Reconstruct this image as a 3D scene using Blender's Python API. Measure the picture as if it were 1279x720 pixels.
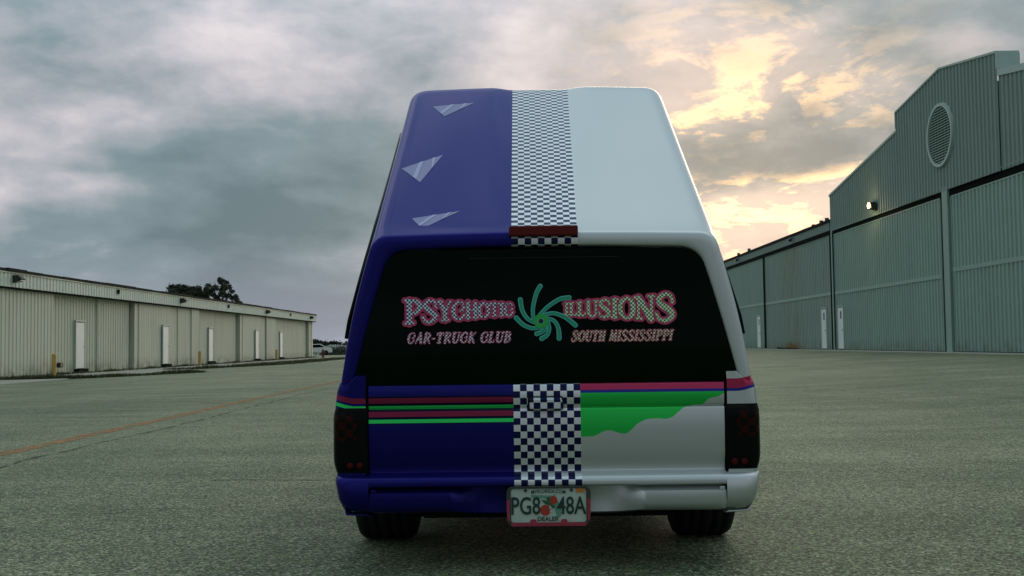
import bpy, math, random
import numpy as np
from mathutils import Vector, Matrix
R = math.radians
random.seed(7)
for o in list(bpy.data.objects): bpy.data.objects.remove(o, do_unlink=True)
scene = bpy.context.scene
col = scene.collection

# ------------------------------------------------------------------ camera
cam_d = bpy.data.cameras.new('camera'); cam = bpy.data.objects.new('camera', cam_d); col.objects.link(cam)
cam_d.sensor_width = 36; cam_d.lens = 36*1350/1279; cam_d.clip_start = .05; cam_d.clip_end = 9000
PITCH = math.atan(70/1350); ROLL = .013
cam.location = (0, 0, .90)
cam.rotation_mode = 'QUATERNION'
cam.rotation_quaternion = (Matrix.Rotation(math.pi/2+PITCH, 3, 'X') @ Matrix.Rotation(-ROLL, 3, 'Z')).to_quaternion()
scene.camera = cam
scene.render.resolution_x = 1024; scene.render.resolution_y = 576

# ------------------------------------------------------------------ node helper
class N:
    def __init__(s, tree): s.t = tree; s.n = tree.nodes; s.l = tree.links
    def new(s, typ, **kw):
        n = s.n.new(typ)
        for k, v in kw.items(): setattr(n, k, v)
        return n
    def put(s, sock, v):
        if hasattr(v, 'is_output') or hasattr(v, 'links'): s.l.new(v, sock)
        else: sock.default_value = v
    def math(s, op, a, b=None, c=None, clamp=False):
        n = s.new('ShaderNodeMath', operation=op, use_clamp=clamp)
        for i, v in enumerate((a, b, c)):
            if v is not None: s.put(n.inputs[i], v)
        return n.outputs[0]
    def vmath(s, op, a, b=None, scale=None):
        n = s.new('ShaderNodeVectorMath', operation=op); s.put(n.inputs[0], a)
        if b is not None: s.put(n.inputs[1], b)
        if scale is not None: s.put(n.inputs['Scale'], scale)
        return n
    def mix(s, f, a, b, blend='MIX'):
        n = s.new('ShaderNodeMix', data_type='RGBA', blend_type=blend)
        s.put(n.inputs['Factor'], f); s.put(n.inputs['A'], c4(a)); s.put(n.inputs['B'], c4(b)); return n.outputs['Result']
    def noise(s, vec, scale, detail=4, rough=.55, dist=0, out='Fac'):
        n = s.new('ShaderNodeTexNoise'); s.l.new(vec, n.inputs['Vector'])
        n.inputs['Scale'].default_value = scale; n.inputs['Detail'].default_value = detail
        n.inputs['Roughness'].default_value = rough; n.inputs['Distortion'].default_value = dist
        return n.outputs[out]
    def ramp(s, fac, stops, interp='LINEAR'):
        n = s.new('ShaderNodeValToRGB'); cr = n.color_ramp; cr.interpolation = interp
        while len(cr.elements) < len(stops): cr.elements.new(.5)
        for e, (p, c) in zip(cr.elements, stops):
            e.position = p; e.color = c4(c) if not isinstance(c, (int, float)) else (c, c, c, 1)
        s.put(n.inputs[0], fac); return n.outputs[0]
    def maprange(s, v, a, b, c=0., d=1., smooth=False):
        n = s.new('ShaderNodeMapRange', clamp=True)
        if smooth: n.interpolation_type = 'SMOOTHSTEP'
        s.put(n.inputs[0], v)
        for i, q in enumerate((a, b, c, d)): s.put(n.inputs[i+1], q)
        return n.outputs[0]
    def mapping(s, vec, scale=(1, 1, 1), loc=(0, 0, 0), rot=(0, 0, 0)):
        n = s.new('ShaderNodeMapping'); s.l.new(vec, n.inputs[0])
        n.inputs['Location'].default_value = loc; n.inputs['Rotation'].default_value = rot; n.inputs['Scale'].default_value = scale
        return n.outputs[0]
    def sep(s, v): n = s.new('ShaderNodeSeparateXYZ'); s.l.new(v, n.inputs[0]); return n.outputs
    def comb(s, x, y, z):
        n = s.new('ShaderNodeCombineXYZ')
        for i, v in enumerate((x, y, z)): s.put(n.inputs[i], v)
        return n.outputs[0]
def c4(c):
    if isinstance(c, (tuple, list)) and len(c) == 3: return (*c, 1)
    return c

# ------------------------------------------------------------------ world: dusk sky under broken cloud
SUN_AZ, SUN_EL = R(12.6), R(8.2)
SKY_A, SKY_B, SKY_C = (5.9, 11.4, 0), (3, 4, 0), (6.6, 6.2, 0)   # where in the cloud field we stand
sd = Vector((math.sin(SUN_AZ)*math.cos(SUN_EL), math.cos(SUN_AZ)*math.cos(SUN_EL), math.sin(SUN_EL)))
w = bpy.data.worlds.new('World'); scene.world = w; w.use_nodes = True
w.node_tree.nodes.clear(); k = N(w.node_tree)
tc = k.new('ShaderNodeTexCoord').outputs['Generated']
dirn = k.vmath('NORMALIZE', tc).outputs[0]
sx, sy, sz = k.sep(dirn)
sky = k.new('ShaderNodeTexSky', sky_type='NISHITA', sun_disc=False)
sky.sun_elevation = SUN_EL; sky.sun_rotation = SUN_AZ; sky.air_density = 1.2; sky.dust_density = 2.5
den = k.math('ADD', k.math('MAXIMUM', sz, 0.), .24)
pl = k.comb(k.math('DIVIDE', sx, den), k.math('DIVIDE', sy, den), 0.)
warp = k.vmath('SCALE', k.vmath('SUBTRACT', k.noise(pl, 1.6, 3, out='Color'), (.5, .5, .5)).outputs[0], scale=.35).outputs[0]
plw = k.vmath('ADD', pl, warp).outputs[0]
big = k.noise(k.mapping(plw, (.8, 1.0, 1), SKY_A, (0, 0, R(-20))), 1.15, 4, .45)
med = k.noise(k.mapping(k.vmath('ADD', dirn, k.vmath('SCALE', warp, scale=.12).outputs[0]).outputs[0], (1, 1, 1.9), SKY_B), 8.5, 8, .58)
fine = k.noise(k.mapping(plw, (1, 1, 1), SKY_C), 6.5, 10, .62)
dens = k.math('ADD', k.math('ADD', k.math('MULTIPLY', big, .74), k.math('MULTIPLY', med, .26)), k.math('MULTIPLY_ADD', fine, .07, -.035))
dot = k.vmath('DOT_PRODUCT', dirn, tuple(sd)).outputs['Value']
dpos = k.math('MAXIMUM', dot, 0.)
near = k.math('POWER', dpos, 150.)
mid = k.math('POWER', dpos, 62.)
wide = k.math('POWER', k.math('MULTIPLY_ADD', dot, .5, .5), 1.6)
cl = k.ramp(dens, [(.37, (.53, .49, .505)), (.445, (.315, .325, .36)), (.515, (.155, .210, .238)), (.60, (.095, .142, .166))])
# warm light carried by the thin cloud around the hidden sun
thin = k.maprange(dens, .60, .40, 0., 1., True)
warmc = k.mix(k.math('MULTIPLY', mid, k.math('MULTIPLY_ADD', thin, .75, .12)), cl, (.62, .48, .39))
gap = k.math('MULTIPLY', k.maprange(fine, .49, .60, 0., 1., True), k.maprange(dens, .60, .50, 0., 1., True))
burn = k.math('MULTIPLY', near, k.math('ADD', k.math('MULTIPLY', gap, 1.0), k.math('MULTIPLY', thin, .03)))
glow = k.vmath('SCALE', k.comb(1.0, .53, .13), scale=burn).outputs[0]
cloud = k.vmath('ADD', warmc, glow).outputs[0]
horizon = k.maprange(sz, 0., .11, .6, 0., True)
cloud = k.mix(horizon, cloud, k.mix(mid, (.235, .25, .32), (.46, .35, .35)))
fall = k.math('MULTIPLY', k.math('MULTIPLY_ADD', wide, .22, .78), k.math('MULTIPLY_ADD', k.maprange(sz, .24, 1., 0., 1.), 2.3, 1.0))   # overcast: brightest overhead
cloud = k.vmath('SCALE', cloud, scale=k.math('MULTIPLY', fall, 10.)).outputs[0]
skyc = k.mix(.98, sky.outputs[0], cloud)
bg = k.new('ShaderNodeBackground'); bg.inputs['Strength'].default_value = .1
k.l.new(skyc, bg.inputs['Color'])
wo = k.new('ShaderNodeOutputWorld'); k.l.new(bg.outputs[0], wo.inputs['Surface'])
w.cycles.sampling_method = 'AUTOMATIC'

# ------------------------------------------------------------------ sun behind the cloud
sl = bpy.data.lights.new('sun', 'SUN'); sl.energy = .7; sl.angle = R(34); sl.color = (1, .78, .55)
so = bpy.data.objects.new('sun', sl); col.objects.link(so)
so.rotation_euler = sd.to_track_quat('Z', 'Y').to_euler(); so.location = (0, 0, 30)

vs = scene.view_settings; vs.view_transform = 'Standard'; vs.look = 'None'; vs.exposure = .55; vs.gamma = 1; vs.use_curve_mapping = False
scene.render.engine = 'CYCLES'

# ------------------------------------------------------------------ mesh helpers
class MB:
    def __init__(s): s.v = []; s.f = []; s.uv = None; s.sm = []
    def add(s, vs_, fs, smooth=False):
        b = len(s.v); s.v += [tuple(p) for p in vs_]; s.f += [tuple(i+b for i in f) for f in fs]; s.sm += [smooth]*len(fs); return s
    def box(s, x0, x1, y0, y1, z0, z1):
        return s.add([(x0,y0,z0),(x1,y0,z0),(x1,y1,z0),(x0,y1,z0),(x0,y0,z1),(x1,y0,z1),(x1,y1,z1),(x0,y1,z1)],
                     [(0,3,2,1),(4,5,6,7),(0,1,5,4),(1,2,6,5),(2,3,7,6),(3,0,4,7)])
    def grid(s, rows, smooth=True, flip=False):
        n = len(rows[0]); vs_ = [p for r in rows for p in r]; fs = []
        for i in range(len(rows)-1):
            for j in range(n-1):
                f = (i*n+j, i*n+j+1, (i+1)*n+j+1, (i+1)*n+j)
                fs.append(f[::-1] if flip else f)
        return s.add(vs_, fs, smooth)
    def prism(s, poly, a, b, axis='y'):
        """poly in 2D extruded between a and b along axis (y: poly=(x,z); x: poly=(y,z); z: poly=(x,y))"""
        def P(q, t): return {'y': (q[0], t, q[1]), 'x': (t, q[0], q[1]), 'z': (q[0], q[1], t)}[axis]
        n = len(poly); vs_ = [P(q, a) for q in poly]+[P(q, b) for q in poly]
        fs = [tuple(range(n))[::-1], tuple(range(n, 2*n))]+[(i, (i+1) % n, n+(i+1) % n, n+i) for i in range(n)]
        return s.add(vs_, fs)
    def tube(s, pts, rad, n=8, cap=True):
        pts = [Vector(p) for p in pts]; rows = []
        if isinstance(rad, (int, float)): rad = [rad]*len(pts)
        for i, p in enumerate(pts):
            d = (pts[min(i+1, len(pts)-1)]-pts[max(i-1, 0)]).normalized()
            u = d.orthogonal().normalized() if abs(d.z) > .9 else d.cross(Vector((0, 0, 1))).normalized()
            if abs(d.z) > .9: u = (Vector((1, 0, 0))-d*d.x).normalized()
            v = d.cross(u)
            rows.append([p+(u*math.cos(2*math.pi*q/n)+v*math.sin(2*math.pi*q/n))*rad[i] for q in range(n+1)])
        s.grid(rows, True, True)
        if cap:
            s.add(rows[0][:n], [tuple(range(n))]); s.add(rows[-1][:n], [tuple(range(n))[::-1]])
        return s
    def lathe(s, prof, c, axis, n=32):
        """prof = (radius, height) list turned about axis ('x' or 'z') through c"""
        rows = []
        for i in range(n+1):
            a = 2*math.pi*i/n
            rows.append([(c[0]+h, c[1]+r*math.cos(a), c[2]+r*math.sin(a)) if axis == 'x' else (c[0]+r*math.cos(a), c[1]+r*math.sin(a), c[2]+h) for r, h in prof])
        return s.grid(rows, True, axis == 'x')
    def build(s, name, mat, parent=None, uvf=None, bevel=0, auto=None):
        me = bpy.data.meshes.new(name); me.from_pydata(s.v, [], s.f); me.validate(verbose=False) if False else None
        me.materials.append(mat)
        if len(me.polygons) == len(s.sm): me.polygons.foreach_set('use_smooth', s.sm)
        if uvf is not None or s.uv is not None:
            lay = me.uv_layers.new(name='paint')
            for lp in me.loops:
                lay.data[lp.index].uv = s.uv[lp.vertex_index] if s.uv is not None else uvf(me.vertices[lp.vertex_index].co)
        me.update()
        o = bpy.data.objects.new(name, me); col.objects.link(o)
        if parent: o.parent = parent
        if bevel:
            m = o.modifiers.new('bevel', 'BEVEL'); m.width = bevel; m.segments = 2; m.limit_method = 'ANGLE'; m.angle_limit = R(35)
        return o
def empty(name, loc=(0, 0, 0), rz=0, label=None, cat=None, group=None):
    o = bpy.data.objects.new(name, None); col.objects.link(o); o.location = loc; o.rotation_euler = (0, 0, rz); o.empty_display_size = .2
    if label: tag(o, label, cat, group)
    return o
def tag(o, label=None, cat=None, group=None, kind=None):
    if label: o['label'] = label
    if cat: o['category'] = cat
    if group: o['group'] = group
    if kind: o['kind'] = kind
    return o
def part_copy(o, parent, **kw):
    c = o.copy(); col.objects.link(c); c.parent = parent
    for a, b in kw.items(): setattr(c, a, b)
    return c
def sstep(a, b, x):
    t = max(0., min(1., (x-a)/(b-a))); return t*t*(3-2*t)
def interp(x, xs, ys): return float(np.interp(x, xs, ys))

# ------------------------------------------------------------------ materials
def mat(name):
    m = bpy.data.materials.new(name); m.use_nodes = True; k = N(m.node_tree)
    return m, k, m.node_tree.nodes['Principled BSDF']
def plain(name, c, rough=.6, metal=0, spec=None, coat=0, vary=.12, scale=6, bump=0, bscale=60):
    m, k, b = mat(name); tc = k.new('ShaderNodeTexCoord').outputs['Object']
    n = k.noise(tc, scale, 5)
    k.l.new(k.mix(n, tuple(q*(1-vary) for q in c), tuple(min(1, q*(1+vary)) for q in c)), b.inputs['Base Color'])
    k.l.new(k.maprange(n, .2, .8, max(.02, rough-.08), min(1, rough+.08)), b.inputs['Roughness'])
    b.inputs['Metallic'].default_value = metal; b.inputs['Coat Weight'].default_value = coat
    if spec is not None: b.inputs['Specular IOR Level'].default_value = spec
    if bump:
        bn = k.new('ShaderNodeBump'); bn.inputs['Strength'].default_value = bump; bn.inputs['Distance'].default_value = .01
        k.l.new(k.noise(tc, bscale, 6), bn.inputs['Height']); k.l.new(bn.outputs[0], b.inputs['Normal'])
    return m

def sheet_metal(name, c, dirt, along='y', zb=0., streak=.5, rust=None):
    """painted ribbed sheet with vertical run-off streaks and grime near the foot"""
    m, k, b = mat(name); tc = k.new('ShaderNodeTexCoord').outputs['Object']; x, y, z = k.sep(tc)
    st = k.noise(k.mapping(tc, (1, 3.2, .10)), 1.6, 6, .6)
    bl = k.noise(k.mapping(tc, (1, 1, 1)), .55, 6, .6)
    f = k.math('MULTIPLY', k.maprange(st, .42, .78, 0., 1., True), streak)
    foot = k.math('MULTIPLY', k.maprange(z, zb+.75, zb, 0., 1., True), k.maprange(k.noise(tc, 2.2, 5), .38, .62, .1, .95))
    base = k.mix(bl, tuple(q*.88 for q in c), tuple(min(1, q*1.1) for q in c))
    base = k.mix(f, base, tuple(q*.66 for q in c))
    base = k.mix(k.math('MULTIPLY', foot, .75), base, dirt)
    if rust:
        ry, rz_, rw = rust
        d = k.math('ABSOLUTE', k.math('SUBTRACT', y, ry))
        rr = k.math('MULTIPLY', k.maprange(d, rw, 0., 0., 1., True), k.maprange(k.noise(k.mapping(tc, (1, 2, .35)), 2.0, 6, .65), .40, .66, 0., 1.))
        up = k.math('MULTIPLY', rr, .45)
        low = k.math('MULTIPLY', k.maprange(d, rw*.8, rw*.1, 0., 1.), k.maprange(k.math('ADD', z, k.math('MULTIPLY', k.noise(tc, 1.2, 4), -.6)), zb+.15, zb-.15, 0., 1.))
        base = k.mix(k.math('MAXIMUM', up, low), base, (.22, .12, .035))
    k.l.new(base, b.inputs['Base Color']); b.inputs['Roughness'].default_value = .62; b.inputs['Specular IOR Level'].default_value = .3
    return m

M = {}
M['left_wall'] = sheet_metal('beige_ribbed_sheet', (.60, .615, .48), (.15, .17, .09), zb=-.12)
M['left_door'] = sheet_metal('beige_door_sheet', (.58, .595, .46), (.15, .17, .09), zb=-.12, streak=.7)
M['fascia'] = sheet_metal('pale_fascia_sheet', (.72, .76, .64), (.3, .3, .24), zb=-9, streak=.35)
M['right_wall'] = sheet_metal('grey_green_ribbed_sheet', (.215, .29, .25), (.12, .15, .10), zb=.38, streak=.35)
M['right_door'] = sheet_metal('grey_green_door_sheet', (.27, .375, .315), (.14, .17, .12), zb=.38, streak=.4)
M['right_door_rust'] = sheet_metal('grey_green_rusty_door_sheet', (.265, .35, .30), (.14, .17, .12), zb=.38, streak=.6, rust=(63.2, .4, 3.2))
M['trim'] = plain('grey_green_trim', (.25, .36, .30), .55)
M['trim_pale'] = plain('pale_trim', (.38, .49, .44), .5)
M['dark_gap'] = plain('track_and_gap_shade', (.005, .008, .006), .9, spec=.05)  # near black carries the shadow of rail recesses and gaps; also plain dark fittings
M['dark_roof'] = plain('dark_roof_sheet', (.014, .017, .015), .85, scale=2, spec=.1)
M['roof_sheet'] = plain('grey_roof_sheet', (.3, .32, .3), .6, scale=.5)
M['white_door'] = plain('white_painted_door', (.72, .76, .72), .5, vary=.08, scale=3)
M['metal'] = plain('dull_metal', (.25, .26, .25), .45, .7)
M['black_metal'] = plain('black_metal', (.02, .022, .02), .55)
M['yellow'] = plain('worn_yellow_paint', (.50, .33, .085), .6, vary=.3, scale=9)
M['concrete'] = plain('weathered_concrete', (.30, .30, .24), .9, vary=.35, scale=1.3, bump=.3, bscale=40)
M['bark'] = plain('bark', (.075, .06, .045), .9, vary=.4, scale=5)
M['rubber'] = plain('tyre_rubber', (.012, .013, .012), .75, spec=.2)
M['rim'] = plain('silver_rim', (.5, .5, .5), .3, .9)
M['under'] = plain('underbody_black', (.006, .007, .006), .9, spec=.1)
M['seal'] = plain('black_window_seal', (.006, .008, .007), .6, spec=.2)
M['far_white'] = plain('far_white_sheet', (.66, .68, .64), .6)
M['far_tan'] = plain('far_tan_roof', (.45, .38, .26), .7)
M['dark_red'] = plain('faded_red_paint', (.12, .03, .02), .6, vary=.3)
M['chrome'] = plain('chrome', (.6, .6, .6), .15, 1)
def leafmat(name, a, b_):
    m, k, b = mat(name); oi = k.new('ShaderNodeTexCoord').outputs['Object']
    k.l.new(k.mix(k.noise(oi, 1.6, 3), a, b_), b.inputs['Base Color']); b.inputs['Roughness'].default_value = .7
    b.inputs['Specular IOR Level'].default_value = .2
    return m
M['leaf'] = leafmat('dark_leaves', (.018, .028, .016), (.05, .06, .035))
M['leaf_dry'] = leafmat('thin_leaves', (.03, .036, .02), (.075, .078, .045))
M['far_leaf'] = leafmat('far_leaves', (.03, .045, .03), (.05, .07, .045))
M['grass'] = leafmat('weedy_grass', (.035, .05, .018), (.10, .095, .04))
def emis(name, c, s):
    m, k, b = mat(name); b.inputs['Base Color'].default_value = c4(c); b.inputs['Emission Color'].default_value = c4(c); b.inputs['Emission Strength'].default_value = s; return m
M['lit'] = emis('lit_lamp_lens', (1, .78, .42), 9)
M['lens'] = plain('unlit_lamp_lens', (.35, .37, .35), .25)

# dark tinted glass
m, k, b = mat('tinted_glass'); b.inputs['Base Color'].default_value = (.0010, .0050, .0018, 1); b.inputs['Roughness'].default_value = .05; b.inputs['IOR'].default_value = 1.14
M['glass'] = m

# --- truck paint: blue half, chequered band, silver half, stripes and the green wave
def chk(k, a, b_): # 0/1 chequer from two scalar coordinates
    return k.math('PINGPONG', k.math('ADD', k.math('FLOOR', a), k.math('FLOOR', b_)), 1.)
m, k, b = mat('two_tone_show_paint')
uvn = k.new('ShaderNodeUVMap', uv_map='paint').outputs[0]; pu, pv, _ = k.sep(uvn)
ob = k.new('ShaderNodeTexCoord').outputs['Object']; ox, oy, oz = k.sep(ob)
BLUE, SILVER, NAVY = (.010, .009, .13), (.56, .59, .575), (.003, .005, .03)
def band(v, a, b_): return k.math('MULTIPLY', k.math('GREATER_THAN', v, a), k.math('LESS_THAN', v, b_))
c = k.mix(k.math('GREATER_THAN', pu, .5), BLUE, SILVER)
left = k.math('LESS_THAN', pu, 0.); right = k.math('GREATER_THAN', pu, 1.)
# stripes lift as they turn round the rear corner
lift = k.math('MULTIPLY', k.maprange(k.math('ABSOLUTE', ox), .76, .86, 0., 1., True), .018)
zz = k.math('SUBTRACT', oz, lift)
inner = k.math('GREATER_THAN', ox, -.712)
for z0, z1, cc, lim in ((.586, .697, NAVY, True), (.669, .690, (.24, .022, .06), False), (.645, .659, (.04, .80, .16), False), (.615, .636, (.24, .022, .06), True), (.590, .605, (.04, .80, .16), True)):
    f = k.math('MULTIPLY', band(zz, z0, z1), left)
    if lim: f = k.math('MULTIPLY', f, inner)
    c = k.mix(f, c, cc)
wave = k.ramp(k.maprange(ox, .10, .90), [((x_-.1)/.8, z_) for x_, z_ in ((.10, .530), (.16, .528), (.195, .532), (.225, .547), (.255, .551), (.295, .540), (.325, .543), (.355, .570), (.39, .591), (.44, .597), (.485, .596), (.515, .612), (.545, .637), (.585, .647), (.625, .651), (.645, .672), (.69, .684), (.73, .704), (.90, .712))], 'CARDINAL')
wv = k.math('ADD', k.sep(wave)[0], 0.)
c = k.mix(k.math('MULTIPLY', k.math('MULTIPLY', k.math('GREATER_THAN', zz, wv), k.math('LESS_THAN', zz, .706)), right), c, (.025, .58, .09))
c = k.mix(k.math('MULTIPLY', band(zz, .702, .714), right), c, (.03, .035, .27))
c = k.mix(k.math('MULTIPLY', band(zz, .714, .752), right), c, (.46, .035, .10))
# chequered band
ck = chk(k, k.math('MULTIPLY', pu, 10.), pv)
inb = k.math('MULTIPLY', k.math('GREATER_THAN', pu, 0.), k.math('LESS_THAN', pu, 1.))
c = k.mix(inb, c, k.mix(ck, (.008, .010, .06), (.74, .76, .76)))
fl = k.noise(ob, 700, 2)
k.l.new(c, b.inputs['Base Color'])
k.l.new(k.math('MULTIPLY_ADD', k.math('GREATER_THAN', pu, .5), .10, .55), b.inputs['Metallic'])
b.inputs['Roughness'].default_value = .36
k.l.new(k.mix(k.math('GREATER_THAN', pu, 0.), (.25, .27, .80), (1, 1, 1)), b.inputs['Specular Tint']); b.inputs['Coat Weight'].default_value = .5; b.inputs['Coat IOR'].default_value = 1.24; b.inputs['Coat Roughness'].default_value = .07; b.inputs['Specular IOR Level'].default_value = .07
M['paint'] = m
# lettering prints
def checkprint(name, a, b_, cell):
    m, k, b = mat(name); x, y, z = k.sep(k.new('ShaderNodeTexCoord').outputs['Object'])
    f = chk(k, k.math('DIVIDE', k.math('ADD', x, 5.), cell), k.math('DIVIDE', z, cell))
    k.l.new(k.mix(f, a, b_), b.inputs['Base Color']); b.inputs['Roughness'].default_value = .5; b.inputs['Specular IOR Level'].default_value = .2; return m
M['print_blue'] = checkprint('blue_white_chequer_print', (.012, .02, .10), (.80, .86, .90), .0078)
M['print_green'] = checkprint('green_cream_chequer_print', (.008, .20, .07), (.88, .90, .66), .0078)
M['print_small_blue'] = checkprint('small_pink_white_chequer_print', (.10, .012, .06), (.86, .84, .90), .0064)
M['print_small_green'] = checkprint('small_tan_green_chequer_print', (.11, .05, .03), (.88, .80, .60), .0064)
M['print_pink'] = plain('dull_pink_print', (.50, .045, .13), .5, vary=.05)
M['print_teal'] = plain('teal_print', (.10, .58, .54), .5, vary=.05)
M['print_sea'] = plain('sea_green_print', (.008, .32, .17), .5, vary=.08)
M['print_lime'] = plain('bright_green_print', (.02, .42, .06), .5, vary=.08)
M['print_void'] = plain('black_print', (.002, .004, .003), .5, vary=0)
m, k, b = mat('lilac_film'); b.inputs['Base Color'].default_value = (.20, .20, .40, 1); b.inputs['Roughness'].default_value = .45; M['film'] = m
m, k, b = mat('pale_lilac_film'); b.inputs['Base Color'].default_value = (.36, .37, .58, 1); b.inputs['Roughness'].default_value = .45; M['film_pale'] = m
M['lamp_red'] = plain('dark_red_lens', (.10, .008, .006), .45, vary=.1, spec=.15)
# smoked tail lamps with dull red squares
m, k, b = mat('smoked_lens'); u, v, _ = k.sep(k.new('ShaderNodeUVMap', uv_map='paint').outputs[0])
f = chk(k, k.math('MULTIPLY', u, 7.5), k.math('MULTIPLY', v, 9.))
f = k.math('MULTIPLY', f, k.math('MULTIPLY', k.math('GREATER_THAN', v, .5), k.math('LESS_THAN', v, .9)))
f = k.math('MULTIPLY', f, k.math('MULTIPLY', k.math('GREATER_THAN', u, .2), k.math('LESS_THAN', u, 1.)))
cc = k.mix(f, (.003, .005, .004), (.028, .005, .004))
k.l.new(cc, b.inputs['Base Color']); b.inputs['Roughness'].default_value = .14; b.inputs['IOR'].default_value = 1.18; M['smoked'] = m
M['lens_red'] = plain('small_red_lens', (.07, .006, .005), .5, spec=.08)
# number plate
M['plate'] = plain('plate_white', (.46, .54, .46), .5, vary=.15, scale=20)
M['plate_ink'] = plain('plate_green_ink', (.006, .035, .022), .5)
M['plate_map'] = plain('plate_pale_green', (.12, .30, .20), .5)
M['orange_fruit'] = plain('plate_orange', (.42, .035, .02), .5)
M['plate_leaf'] = plain('plate_dark_leaf', (.02, .10, .04), .5)
M['plate_red'] = plain('plate_red', (.34, .03, .06), .5)
M['sticker'] = plain('yellow_sticker', (.60, .26, .02), .5)
M['rope'] = plain('mottled_plate_frame', (.03, .045, .03), .7, vary=.8, scale=150)

# ------------------------------------------------------------------ ground
def zg(x, y):
    z = .38*sstep(3.5, 15.5, x)*(1-sstep(110, 200, y)) - .12*sstep(-6, -15, x)*(1-sstep(110, 200, y))
    return z - 3.0*sstep(115, 300, y)
m, k, b = mat('worn_asphalt'); tc = k.new('ShaderNodeTexCoord').outputs['Object']
ag = k.new('ShaderNodeTexVoronoi', feature='F1'); k.l.new(tc, ag.inputs['Vector']); ag.inputs['Scale'].default_value = 105
agc = k.sep(ag.outputs['Color'])[0]
ag2 = k.new('ShaderNodeTexVoronoi', feature='F1'); k.l.new(tc, ag2.inputs['Vector']); ag2.inputs['Scale'].default_value = 60
agc2 = k.sep(ag2.outputs['Color'])[1]
big = k.noise(k.mapping(tc, (1, .55, 1)), .16, 6, .6); med = k.noise(k.mapping(tc, (1, .45, 1), (3, 9, 0)), .75, 6, .62)
strk = k.noise(k.mapping(tc, (.35, 1.6, 1), (9, 2, 0), (0, 0, R(8))), .8, 6, .6)
lum = k.math('ADD', k.math('MULTIPLY', big, .40), k.math('ADD', k.math('MULTIPLY', med, .25), k.math('MULTIPLY', strk, .35)))
base = k.ramp(lum, [(.36, (.058, .086, .035)), (.46, (.100, .134, .060)), (.56, (.170, .192, .100)), (.66, (.285, .275, .170))])
grn = k.maprange(agc, 0., 1., .05, 2.0); grn2 = k.maprange(agc2, 0., 1., .55, 1.42)
base = k.vmath('SCALE', base, scale=k.math('MULTIPLY', grn, grn2)).outputs[0]
spk = k.math('GREATER_THAN', agc, .93)
base = k.mix(k.math('MULTIPLY', spk, .55), base, (.50, .49, .40))
dk = k.maprange(k.noise(tc, 1.9, 7, .7), .60, .74, 0., .45)
base = k.mix(dk, base, (.06, .066, .05))
k.l.new(base, b.inputs['Base Color']); b.inputs['Roughness'].default_value = .80; b.inputs['Specular IOR Level'].default_value = .45
bn = k.new('ShaderNodeBump'); bn.inputs['Strength'].default_value = .75; bn.inputs['Distance'].default_value = .006
k.l.new(k.math('ADD', ag.outputs['Distance'], k.math('MULTIPLY', k.noise(tc, 160, 3), .5)), bn.inputs['Height']); k.l.new(bn.outputs[0], b.inputs['Normal'])
M['asphalt'] = m
xs = list(np.unique(np.concatenate([np.linspace(-4500, -60, 12), np.linspace(-60, -20, 9), np.linspace(-20, 20, 41), np.linspace(20, 60, 9), np.linspace(60, 4500, 12)])))
ys = list(np.unique(np.concatenate([np.linspace(-120, -10, 6), np.linspace(-10, 110, 41), np.linspace(110, 320, 36), np.linspace(320, 6000, 10)])))
g = MB(); g.grid([[(x, y, zg(x, y)) for x in xs] for y in ys])
ground = tag(g.build('ground', M['asphalt']), 'worn greenish grey asphalt apron in front of the hangars', kind='structure')

def strip(name, pts, wd, mt, dz, wob=0., wvar=0., parent=None, step=.25, seed=1):
    rnd = random.Random(seed); P = []
    for (a, b_) in zip(pts[:-1], pts[1:]):
        a, b_ = Vector(a), Vector(b_); n = max(1, int((b_-a).length/step))
        P += [a.lerp(b_, i/n) for i in range(n)]
    P.append(Vector(pts[-1])); L, Rr = [], []; off = 0
    for i, p in enumerate(P):
        d = (P[min(i+1, len(P)-1)]-P[max(i-1, 0)]).normalized(); nrm = Vector((-d.y, d.x))
        off = off*.8+rnd.uniform(-wob, wob); wl = wd*(1+rnd.uniform(-wvar, wvar))/2; wr = wd*(1+rnd.uniform(-wvar, wvar))/2
        q = p+nrm*(off+wl); L.append((q.x, q.y, zg(q.x, q.y)+dz)); q = p+nrm*(off-wr); Rr.append((q.x, q.y, zg(q.x, q.y)+dz))
    s = MB(); s.grid([L, Rr], False, False)
    return tag(s.build(name, mt, parent or ground), kind='structure')
def worn(name, c, lo, hi, scale, cmix=(.15, .16, .12)):
    m, k, b = mat(name); tc = k.new('ShaderNodeTexCoord').outputs['Object']
    f = k.maprange(k.noise(tc, scale, 8, .72), lo, hi); ag = k.new('ShaderNodeTexVoronoi'); k.l.new(tc, ag.inputs['Vector']); ag.inputs['Scale'].default_value = 105
    cc = k.vmath('SCALE', k.mix(0., c, c), scale=k.maprange(k.sep(ag.outputs['Color'])[0], 0., 1., .6, 1.3)).outputs[0]
    k.l.new(cc, b.inputs['Base Color']); b.inputs['Roughness'].default_value = .9; b.inputs['Specular IOR Level'].default_value = .1
    k.l.new(f, b.inputs['Alpha']); return m
M['orange_paint'] = worn('worn_orange_paint', (.42, .21, .095), .38, .66, 4)
M['orange_faint'] = worn('faded_orange_paint', (.34, .19, .10), .46, .74, 4)
M['crack_dark'] = worn('open_crack', (.065, .072, .050), .42, .62, 3)
M['crack_pale'] = worn('pale_sealed_crack', (.40, .38, .29), .42, .66, 2.2)
strip('orange_line', [(-4.47, 3), (-4.46, 14.5), (-4.52, 17), (-4.50, 40)], .20, M['orange_paint'], .004, .004, .15, seed=3)
strip('orange_line', [(-4.6, 17.2), (-5.3, 18.2), (-7.5, 19.0), (-9.5, 19.0)], .15, M['orange_faint'], .006, .01, .2, seed=4)
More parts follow.
